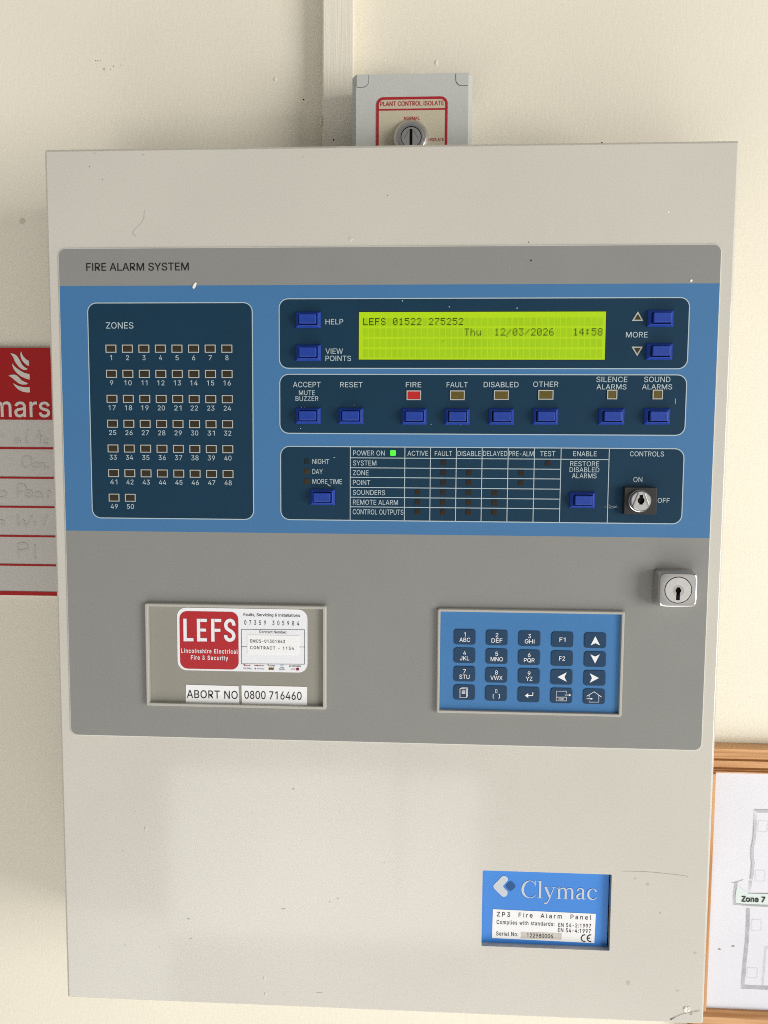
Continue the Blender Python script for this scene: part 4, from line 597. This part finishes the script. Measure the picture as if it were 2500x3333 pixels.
patch([(680, 1680), (808, 1680), (808, 1738), (680, 1738)], 'logo_gold'); m.tx('IPAF', C3, 690, 800, 1688, 1730, Y2 - .0001, 'print_ink', .03)
patch([(345, 1722), (372, 1682), (390, 1722)], 'logo_red'); patch([(1170, 1630), (1190, 1630), (1190, 1665), (1170, 1665)], 'print_ink'); patch([(1328, 1685), (1395, 1685), (1395, 1748), (1328, 1748)], 'logo_red'); m.tx('Z', C3, 1340, 1384, 1695, 1738, Y2 - .0001, 'print_black', .03)
a, b, c, d = box4(C3, (182, 917), (1385, 925), (180, 1360), (1405, 1368), YS); m.slab(a, b, c, d, .0002, YS, Y2 - .00012, .00005, 'label_white', 1)
m.tx('EMCS-01301843', C3, 250, 1065, 1028, 1100, Y2 - .0003, 'print_ink', .004, 60); m.tx('CONTRACT - 1154', C3, 250, 1275, 1186, 1258, Y2 - .0003, 'print_ink', .004, 110)
m.build('service_sticker', holder)
for pts, t, tb in ((((422, 762), (858, 774), (865, 928), (420, 916)), 'ABORT NO', (430, 852, 812, 876)), (((883, 768), (1428, 780), (1426, 938), (886, 924)), '0800 716460', (908, 1383, 819, 884))):
    m = MB(); q = [B2(*t_, YS) for t_ in pts]; m.bridge(q, YC, q, YS - .0001, 'label_white'); m.poly(q, YS - .0001, 'label_white')
    m.tx(t, B2, *tb, YS - .0003, 'print_ink', .004, 20 if t[0] == 'A' else 0); m.build('number_label', holder)

# --- keypad
kp, (ix0, iz0, ix1, iz1) = bezel('keypad', B3, (60, 98), (1570, 136), (57, 935), (1541, 980), -.0036, -.0008, .0017)
m = MB(); m.rect(ix0 - .0002, iz0 - .0002, ix1 + .0002, iz1 + .0002, -.0012, 'key_blue'); m.build('membrane', kp)
p = B3(980, 953, -.0036); 
KC = [[(280, 330), (539, 336), (802, 343), (1067, 351), (1332, 358)], [(278, 479), (537, 486), (799, 495), (1064, 503), (1330, 510)], [(277, 628), (535, 637), (798, 645), (1061, 653), (1327, 661)], [(276, 777), (533, 785), (795, 795), (1059, 803), (1322, 810)]]
LEG = [['1|ABC', '2|DEF', '3|GHI', 'F1', '^'], ['4|JKL', '5|MNO', '6|PQR', 'F2', 'v'], ['7|STU', '8|VWX', '9|YZ', '<', '>'], ['doc', '0', 'ret', 'esc', 'home']]
LW = {'ABC': 87, 'DEF': 88, 'GHI': 78, 'JKL': 75, 'MNO': 98, 'PQR': 86, 'STU': 82, 'VWX': 98, 'YZ': 53}
YK = -.0017; YG = YK - .00022
for r in range(4):
    for c in range(5):
        kx, ky = KC[r][c]; m = MB(); cx, cz = B3(kx, ky, YK); L = LEG[r][c]
        m.slab(cx - .00725, cz - .00525, cx + .00725, cz + .00525, .0021, -.0012, YK, .0003, 'key_dark', 2)
        P = lambda dx, dy: B3(kx + dx, ky + dy, YG)
        def ln(pts, w=5): m.stroke([P(*t) for t in pts], w * .4 / 5000, YG - (len(m.f) % 9) * 3e-6, 'key_print')
        if '|' in L:
            a, b = L.split('|'); w = LW[b]
            hwid = 6 if a == '1' else 11
            m.tx(a, B3, kx - hwid, kx + hwid, ky - 37, ky - 4, YG, 'key_print', .006); m.tx(b, B3, kx - w / 2, kx + w / 2, ky + 6, ky + 39, YG, 'key_print', .006)
        elif L[0] == 'F': m.tx(L, B3, kx - 24, kx + 24, ky - 16, ky + 17, YG, 'key_print', .008)
        elif L in '^v<>':
            shape = [(0, -34), (38, 40), (0, 22), (-38, 40)]; ang = {'^': 0, 'v': math.pi, '<': -math.pi / 2, '>': math.pi / 2}[L]; ca, sa = math.cos(ang), math.sin(ang)
            m.poly([P(x * ca - y * sa, x * sa + y * ca) for x, y in shape], YG, 'key_print')
        elif L == 'doc':
            ln([(-35, -30), (18, -30), (18, 42), (-35, 42), (-35, -30)]); ln([(-22, -30), (-22, -38), (26, -38), (26, 34), (18, 34)], 4)
            for k in range(4): ln([(-20, -18 + k * 9), (8, -18 + k * 9)], 4)
        elif L == '0':
            m.tx('0', B3, kx - 9, kx + 9, ky - 35, ky - 3, YG, 'key_print'); ln([(-16, 6), (-25, 6), (-25, 38), (-16, 38)]); ln([(17, 6), (26, 6), (26, 38), (17, 38)])
        elif L == 'ret':
            ln([(33, -18), (33, 7), (-10, 7)], 8); m.poly([P(-32, 7), P(-4, -12), P(-4, 26)], YG - .00004, 'key_print')
        elif L == 'esc':
            ln([(40, -18), (40, -36), (-42, -36), (-42, 42), (40, 42), (40, 12)], 4); ln([(-42, 12), (40, 12)], 4); ln([(26, -5), (62, -5)], 5)
            m.poly([P(78, -5), P(60, -15), P(60, 5)], YG - .00004, 'key_print'); m.tx('ESC', B3, kx - 22, kx + 20, ky + 20, ky + 36, YG, 'key_print', .01)
        else:
            ln([(-60, -2), (0, -38), (60, 4)], 5); ln([(38, -10), (38, 45), (-40, 45), (-40, 34)], 4); ln([(-40, -14), (-40, 6)], 4); ln([(-60, 18), (-25, 18)], 5)
            m.poly([P(-10, 18), P(-28, 9), P(-28, 27)], YG - .00004, 'key_print')
        m.build('key', kp)

# --- recessed maker's plate
YP = PD
m = MB(); m.rect(hx0 - .002, hz0 - .002, B5(1447, 500, YP)[0], hz1 + .002, YP, 'plate_blue'); m.rect(hx0 - .003, hz0 - .003, hx1 + .010, hz1 + .003, .012, 'hole')  # black sheet behind the opening paints in the shade of the cabinet's inside
Q = lambda x, y: B5(x, y, YP)
ga = spline([(425, 252, 1), (380, 312, 1), (372, 312, 1)], 1)
def chev():
    arms = [[(430, 245), (350, 315)], [(350, 315), (425, 388)]]
    m.poly([Q(*t) for t in [(400, 222), (415, 213), (435, 213), (455, 225), (465, 243), (460, 260), (415, 310), (420, 325), (458, 365), (458, 395), (440, 415), (418, 420), (400, 410), (330, 340), (318, 315), (325, 300)]], YP - .0002, 'plate_grey')
chev()
q = [(490, 268), (505, 272), (530, 300), (536, 315), (528, 330), (503, 355), (487, 361), (470, 352), (446, 325), (442, 312), (450, 297), (475, 272)]
m.poly([Q(*t) for t in q], YP - .0002, 'plate_navy')
SER = {'C': (0, [[(598, 505, 14), (560, 590, 30), (480, 645, 28), (390, 660, 24), (270, 625, 50), (170, 530, 85), (115, 400, 98), (105, 320, 100), (120, 210, 98), (175, 110, 80), (270, 35, 50), (390, 2, 26), (480, 12, 26), (560, 55, 26), (620, 115, 16)], [(606, 676, 24), (614, 560, 18), (622, 445, 12)]]),
       'l': (667, [[(136, 660, 84), (136, 340, 84), (136, 8, 84)], [(22, 9, 18), (140, 9, 18), (254, 9, 18)], [(20, 630, 14), (70, 645, 20), (140, 668, 30)]]),
       'y': (945, [[(75, 440, 74), (160, 260, 86), (265, 30, 66)], [(418, 440, 28), (340, 240, 30), (235, -20, 34), (180, -130, 38), (130, -185, 46), (80, -190, 62), (45, -180, 60)], [(10, 441, 18), (100, 441, 18), (205, 441, 18)], [(325, 441, 18), (400, 441, 18), (485, 441, 18)]]),
       'm': (1445, [[(125, 0, 80), (125, 200, 80), (125, 400, 80)], [(20, 400, 14), (75, 418, 22), (130, 436, 30)], [(130, 330, 20), (200, 398, 36), (280, 420, 48), (350, 390, 66), (388, 300, 80), (390, 150, 80), (390, 0, 80)], [(395, 330, 20), (465, 398, 36), (545, 420, 48), (615, 390, 66), (653, 300, 80), (655, 150, 80), (655, 0, 80)]] + [[(x - 98, 9, 18), (x, 9, 18), (x + 98, 9, 18)] for x in (125, 390, 655)]),
       'a': (2223, [[(85, 335, 70), (95, 390, 50), (160, 425, 36), (235, 425, 48), (290, 385, 72), (302, 320, 84), (302, 90, 84), (318, 40, 60), (360, 25, 34), (420, 55, 16)], [(300, 270, 16), (210, 235, 34), (110, 185, 70), (75, 110, 84), (95, 50, 70), (150, 25, 44), (210, 40, 30), (300, 100, 18)]]),
       'c': (2667, [[(372, 325, 76), (355, 385, 50), (300, 425, 28), (240, 430, 24), (150, 400, 44), (85, 310, 76), (70, 215, 86), (95, 110, 84), (170, 45, 66), (250, 22, 44), (340, 50, 28), (410, 120, 14)]])}
x0, x1 = Q(595, 350)[0], Q(1338, 350)[0]; zb = Q(960, 437)[1]; sc = (x1 - x0) / 3035; sz = (Q(960, 270)[1] - zb) / 662
k = 0
for adv, strokes in SER.values():
    for st in strokes:
        pts = spline(st, 5); m.stroke([(x0 + (adv + t[0] - 55) * sc, zb + t[1] * sz) for t in pts], [t[2] * sc for t in pts], YP - .0002 - k * 4e-6, 'plate_grey'); k += 1
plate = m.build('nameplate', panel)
m = MB(); q = [Q(315, 540), Q(1325, 586), Q(1310, 872), Q(306, 822)]; YW = YP - .0002
m.bridge(q, YP, q, YW, 'label_white'); m.poly(q, YW, 'label_white'); YT = YW - .00015
m.tx('ZP3  Fire  Alarm  Panel', B5, 355, 1282, 586, 629, YT, 'print_ink', .006, 170)
m.tx('Complies with standards:', B5, 352, 920, 659, 697, YT, 'print_ink', .006, 70); m.tx('EN 54-2:1997', B5, 958, 1280, 683, 720, YT, 'print_ink', .006, 60)
m.tx('EN 54-4:1997', B5, 955, 1277, 733, 772, YT, 'print_ink', .006, 60); m.tx('Serial No:', B5, 348, 565, 765, 803, YT, 'print_ink', .006, 50)
q = [Q(592, 762), Q(992, 775), Q(988, 838), Q(590, 826)]; m.bridge(q, YW, q, YT, 'serial_tape'); m.poly(q, YT, 'serial_tape'); m.tx('122980006', B5, 650, 906, 783, 822, YT - .00012, 'print_ink', .004)
for cx in (1217, 1275):
    m.stroke([Q(cx + 34 * math.cos(a) - (0 if cx == 1217 else 0), 824 - 33 * math.sin(a)) for a in [math.radians(80 + 200 * i / 14) for i in range(15)]], .0007, YT, 'print_black')
m.stroke([Q(1241, 824), Q(1268, 824)], .0007, YT - .00002, 'print_black')
m.build('info_label', plate)

# ---------------------------------------------------------------- isolate key switch box above
yq = .052
x0 = (I2(382, 500, yq)[0]); x1 = I2(1236, 500, yq)[0]; z1 = I2(800, 206, yq)[1]; z0 = z1 - (x1 - x0) - .004
cxb = (x0 + x1) / 2
ib = thing('isolate_switch_box', 'light grey plastic key switch box with red legend above the alarm panel', 'switch box', (cxb, D, z0))
m = MB(); e = .0035
m.loft([(rr(x0 - e, z0 - e, x1 + e, z1 + .0005, .003), D), (rr(x0 - e, z0 - e, x1 + e, z1 + .0005, .003), yq + .022)], 'box_grey'); m.build('base', ib)
m = MB(); ch_ = .0055
def octo(i, t=0.0):
    a, b, c, d = x0 - e + i, z0 - e + i, x1 + e - i, z1 + .0005 - i * .35; k = .0017 - i * .4
    return [(c, d - k), (c - k, d), (a + k, d), (a, d - k), (a, b + k), (a + k, b), (c - k, b), (c, b + k)]
m.loft([(octo(0), yq + .0215), (octo(0), yq + .0042), (octo(.0030), yq)], 'box_grey'); lid = m.build('lid', ib)
for s_ in (-1, 1):
    m = MB(); cw_ = .0085; hc = .0094
    ex = (x0 if s_ < 0 else x1); q = [(ex, z1 - .0012), (ex - s_ * cw_, z1 - .0012)]
    q += [(ex - s_ * (cw_ - .0042 + .0042 * math.cos(a)), z1 - hc + .0042 - .0042 * math.sin(a)) for a in [math.radians(90 * i / 6) for i in range(7)]] + [(ex, z1 - hc)]
    g_ = [(t[0], t[1]) for t in q]; cx_, cz_ = ex, z1 - .0012
    m.bridge(q, yq - .0001, [(cx_ + (t[0] - cx_) * .96, cz_ + (t[1] - cz_) * .96) for t in q], yq - .0001, 'cap_gap')
    q2 = [(cx_ + (t[0] - cx_) * .96, cz_ + (t[1] - cz_) * .96) for t in q]
    m.loft([(q2, yq - .0001), (q2, yq - .0005)], 'box_grey'); m.build('corner_cap', lid)
yg = yq - .0003
gx0, gx1 = I2(533, 560, yg)[0], I2(1083, 560, yg)[0]; gz1 = I3(760, 298, yg)[1]; gz0 = gz1 - .060
m = MB(); m.poly(rr(gx0, gz0, gx1, gz1, .0050, 6), yg, 'legend_cream'); bw = I2(553, 500, yg)[0] - gx0
m.bridge(rr(gx0, gz0, gx1, gz1, .0050, 6), yg - .0001, rr(gx0, gz0, gx1, gz1, .0050, 6, bw), yg - .0001, 'legend_red')
za, zb_ = I3(740, 553, yg)[1], I3(740, 590, yg)[1]; m.rect(gx0 + bw * .9, zb_, gx1 - bw * .9, za, yg - .00014, 'legend_red')
m.tx('PLANT CONTROL ISOLATE', I3, 53, 1430, 393, 488, yg - .0002, 'legend_red', .012); m.tx('NORMAL', I3, 568, 905, 728, 793, yg - .0002, 'legend_red', .016); m.tx('ISOLATE', I3, 1127, 1432, 1188, 1252, yg - .0002, 'legend_red', .010)
p, q = I3(722, 832, yg), I3(740, 862, yg); m.rect(p[0], q[1], q[0], p[1], yg - .0002, 'legend_red'); p, q = I3(1052, 1210, yg), I3(1108, 1228, yg); m.rect(p[0], q[1], q[0], p[1], yg - .0002, 'legend_red')
m.build('legend_label', ib)
yk = yq - .010; kx, kz = I3(718, 1165, yk)
m = MB(); fr = .0125
bx_, bz_ = I3(715, 1210, yq)
m.lathe(bx_, bz_, [(fr, yq), (fr, yq - .0015), (fr * .97, yq - .0025), (fr * .82, yq - .004)], 'satin_metal')
m.lathe(kx, kz, [(.0090, yq - .0035), (.0088, yk + .001), (.0082, yk), (.0072, yk), (.0070, yk + .0006)], 'chrome', cap=False)
m.poly(circ(kx, kz, .0070), yk + .0007, 'hole'); kh = rr(kx - .0011, kz - .0052, kx + .0009, kz + .0055, .0002, 1)
m.poly(circ(kx, kz, .0067), yk + .0003, 'satin_metal', [kh]); m.bridge(circ(kx, kz, .0067), yk + .0003, circ(kx, kz, .0067), yk + .0007, 'hole')
for s_ in (-1, 1):
    m.stroke([(kx + s_ * .0018, kz + .0048), (kx + s_ * .0046, kz - .0006)], .0006, yk - .0001, 'chrome')
m.build('key_lock', ib, smooth=35)

# ---------------------------------------------------------------- fire marshal sign, behind on the left
ys = D - .003
z1, zh = S7(600, 236, ys)[1], S7(600, 1963, ys)[1]; zb = SS(300, 2130, ys)[1]; sx0, sx1 = -.19, .030
m = MB(); m.loft([([(sx0, zb), (sx1, zb), (sx1, z1), (sx0, z1)], D - .0002), ([(sx0, zb), (sx1, zb), (sx1, z1), (sx0, z1)], ys)], 'sign_white')
y2 = ys - .0003; m.rect(sx0, zh, sx1, z1, y2, 'sign_red'); y3 = y2 - .0003
for f in ([(505, 315), (530, 385), (570, 455), (620, 505), (680, 540), (697, 560), (699, 665), (660, 662), (590, 610), (530, 540), (500, 470), (487, 400)],
          [(243, 372), (300, 375), (370, 400), (430, 455), (480, 545), (530, 640), (590, 700), (668, 745), (630, 765), (560, 765), (480, 720), (410, 640), (360, 570), (325, 480), (290, 420)],
          [(300, 607), (340, 670), (400, 725), (490, 785), (590, 840), (710, 868), (712, 1000), (620, 975), (500, 920), (400, 840), (330, 750), (295, 660)],
          [(203, 912), (250, 885), (330, 877), (400, 895), (450, 940), (520, 1015), (590, 1055), (678, 1085), (630, 1115), (540, 1120), (460, 1095), (380, 1035), (310, 975), (260, 935)],
          [(310, 1083), (370, 1115), (450, 1155), (560, 1180), (715, 1183), (718, 1305), (640, 1308), (530, 1285), (430, 1230), (360, 1160)]):
    m.poly([S7(*t, y3) for t in f], y3, 'sign_letter')
# the word runs on behind the panel; set by its visible a and s
V, F, _, _ = glyphs('marshals', .012, 12); adv = lambda s_: sum(FONT[c][0] + 12 for c in s_) / 1000
xa_, xs_ = S7(350, 1700, y3)[0], S7(932, 1700, y3)[0]; sxx = (xs_ - xa_) / (adv('ar')); szz = (S7(500, 1525, y3)[1] - S7(500, 1893, y3)[1]) / .395
zb_ = S7(500, 1890, y3)[1]; m.add([(xa_ + (vx - adv('m') - .03) * sxx, y3 - lv, zb_ + vz * szz) for vx, vz, lv in V], F, 'sign_letter')
for ya, yb_ in ((288, 314), (656, 680), (1019, 1042), (1381, 1404), (1739, 1763), (2078, 2128)):
    a, b = SS(300, ya, ys)[1], SS(300, yb_, ys)[1]; m.rect(sx0, b, sx1, a, y2, 'sign_red')
HW = [[(185, 190), (235, 185), (240, 235), (180, 238), (200, 200), (250, 240)], [(345, 70), (320, 160), (318, 230), (345, 240)], [(480, 80), (490, 160), (490, 235)], [(440, 165), (530, 155)], [(600, 190), (550, 200), (545, 240), (600, 245)], [(-5, 150), (40, 150)],
      [(390, 420), (330, 405), (275, 440), (275, 520), (330, 545), (380, 500), (385, 430)], [(420, 500), (470, 490), (470, 540), (410, 540), (415, 490)], [(500, 550), (500, 500), (540, 495), (545, 550), (600, 540)], [(-5, 850), (50, 840), (75, 870), (40, 915), (0, 910)],
      [(215, 920), (210, 770), (270, 750), (320, 790), (300, 840), (220, 850)], [(310, 870), (400, 870), (370, 830), (315, 850), (330, 910), (410, 905)], [(500, 850), (440, 860), (440, 915), (500, 910), (505, 855), (520, 920)], [(590, 920), (590, 850), (630, 840)],
      [(215, 1130), (225, 1270), (290, 1200), (320, 1280), (395, 1140)], [(425, 1210), (425, 1260)], [(590, 1130), (545, 1220), (545, 1260)], [(-5, 1200), (50, 1210), (20, 1270)],
      [(230, 1660), (225, 1500), (320, 1490), (340, 1550), (230, 1580)], [(430, 1500), (425, 1650), (450, 1665)]]
for k, s_ in enumerate(HW): m.stroke([SS(*t, ys) for t in spline(s_, 5)], .0016, ys - .0002 - k * 3e-6, 'pen_grey')
tag(m.build('fire_marshal_sign'), 'red and white fire sign with a flame symbol and ruled rows, half behind the panel', 'sign')

# ---------------------------------------------------------------- framed zone plan, lower right
ff = D - .011; fp = D - .006
fx = un(2322, 2900, ff)[0] - .012; wz1 = B6(920, 226, ff)[1]; wz0 = B6(900, 2400, ff)[1]
px0 = B6(712, 900, fp)[0]; pz1 = B6(920, 408, fp)[1]; pz0 = B6(900, 2105, fp)[1]
fx1 = fx + .55
pf = thing('picture_frame', 'pine framed white zone plan of a building hanging low to the right of the panel', 'picture frame', (fx + .27, D, wz0))
m = MB(); zi1 = pz1 + .0004
prof = [(0, D - .0002), (0, ff + .001), (.0012, ff), (.010, ff), (.0112, ff + .0014), (.0126, ff + .0002), (.0185, ff + .0008), (.0200, ff + .0024), (.0214, ff + .001), (.0224, ff + .0022), (.0236, ff + .0012), (.0262, ff + .004)]
hgt = wz1 - zi1; sc_ = hgt / prof[-1][0]
for i, ((a, ya), (b, yb_)) in enumerate(zip(prof, prof[1:])):
    mt = 'pine_groove' if i in (4, 7, 9) else 'pine_rail'
    m.add([(fx, ya, wz1 - a * sc_), (fx1, ya, wz1 - a * sc_), (fx1, yb_, wz1 - b * sc_), (fx, yb_, wz1 - b * sc_)], [(0, 1, 2, 3)], mt)
m.add([(fx, ff + .004, zi1), (fx1, ff + .004, zi1), (fx1, fp + .003, zi1), (fx, fp + .003, zi1)], [(0, 1, 2, 3)], 'pine_rail')
for s_, x in ((-1, 940), (1, 1010)):
    pass
m.build('top_rail', pf)
m = MB(); m.loft([([(fx, wz0), (fx1, wz0), (fx1, pz0), (fx, pz0)], D - .0002), ([(fx, wz0), (fx1, wz0), (fx1, pz0), (fx, pz0)], ff + .003), ([(fx, wz0), (fx1, wz0), (fx1, pz0 - .004), (fx, pz0 - .004)], ff)], 'pine_rail'); m.build('bottom_rail', pf)
m = MB(); xs = B6(727, 900, ff)[0]; m.loft([([(fx, pz0), (xs, pz0), (xs, zi1), (fx, zi1)], D - .0002), ([(fx, pz0), (xs, pz0), (xs, zi1), (fx, zi1)], ff + .004), ([(fx, pz0), (xs - .0015, pz0), (xs - .0015, zi1), (fx, zi1)], ff + .001)], 'pine_stile'); m.build('side_stile', pf)
m = MB(); m.poly(rr(px0 - .004, pz0 - .002, fx1 - .01, pz1, .0035, 5), fp, 'paper'); yp = fp - .0003
PP = lambda x, y: B6(x, y, yp)
def pl(pts, w=2.2, mt='plan_grey', k=0): m.stroke([PP(*t) for t in pts], w * .452 * .6 / 2500, yp - k * 4e-6, mt)
m.poly([PP(*t) for t in ((885, 1215), (968, 1270), (1500, 1285), (1500, 1380), (870, 1352), (868, 1290))], yp + .0001, 'plan_green')
n_ = 0
for o_ in (0, 8, 14, 20):
    pl([(1500, 668 + o_ + 12), (1005 + o_, 668 + o_), (1003 + o_, 780), (997 + o_, 870), (982 + o_, 950), (982 + o_, 1020), (988 + o_, 1050), (982 + o_, 1120), (975 + o_, 1172)], 3.2 if o_ < 15 else 2, 'plan_grey' if o_ in (0, 20) else 'plan_light', n_); n_ += 1
for o_ in (0, 9, 17):
    pl([(972 + o_, 1180), (963 + o_, 1272), (1500, 1290 - o_)], 2.4, 'plan_grey', n_); n_ += 1
    pl([(870 + o_, 1192), (857 + o_, 1270), (857 + o_, 1352 - o_ * .5), (975, 1362 - o_ * .6), (1500, 1385 - o_)], 2.6, 'plan_grey', n_); n_ += 1
for o_ in (0, 7, 15, 22):
    pl([(953 + o_, 1378), (950 + o_, 1500), (943 + o_, 1620), (928 + o_, 1760), (918 + o_, 1880), (913 + o_, 1956 - o_), (1050, 1962 - o_), (1500, 1980 - o_)], 2.8, 'plan_grey', n_); n_ += 1
pl([(845, 1198), (890, 1187), (930, 1173)], 3, 'plan_grey', n_)
for a, b, c, d in ((1035, 750, 1105, 830), (1015, 1106, 1087, 1186), (988, 1460, 1061, 1541), (955, 1808, 1032, 1882)):
    n_ += 1; pl([(a + 4, b), (c, b + 2), (c - 5, d), (a - 2, d - 2), (a + 4, b)], 2.0, 'plan_light', n_)
for o_ in (0, 9): n_ += 1; pl([(1500, 1664 + o_), (1085 + o_, 1658 + o_), (1062 + o_, 1940), (1500, 1955)], 2.2, 'plan_grey', n_)
m.tx('Zone 7', B6, 916, 1087, 1296, 1334, yp - .0003, 'print_black', .028)
for x, y in ((855, 1653), (757, 1675)): p = PP(x, y); m.blob(p[0], p[1], .0014, .0007, fp, .0003, 'plan_grey', x)
m.build('zone_plan', pf)
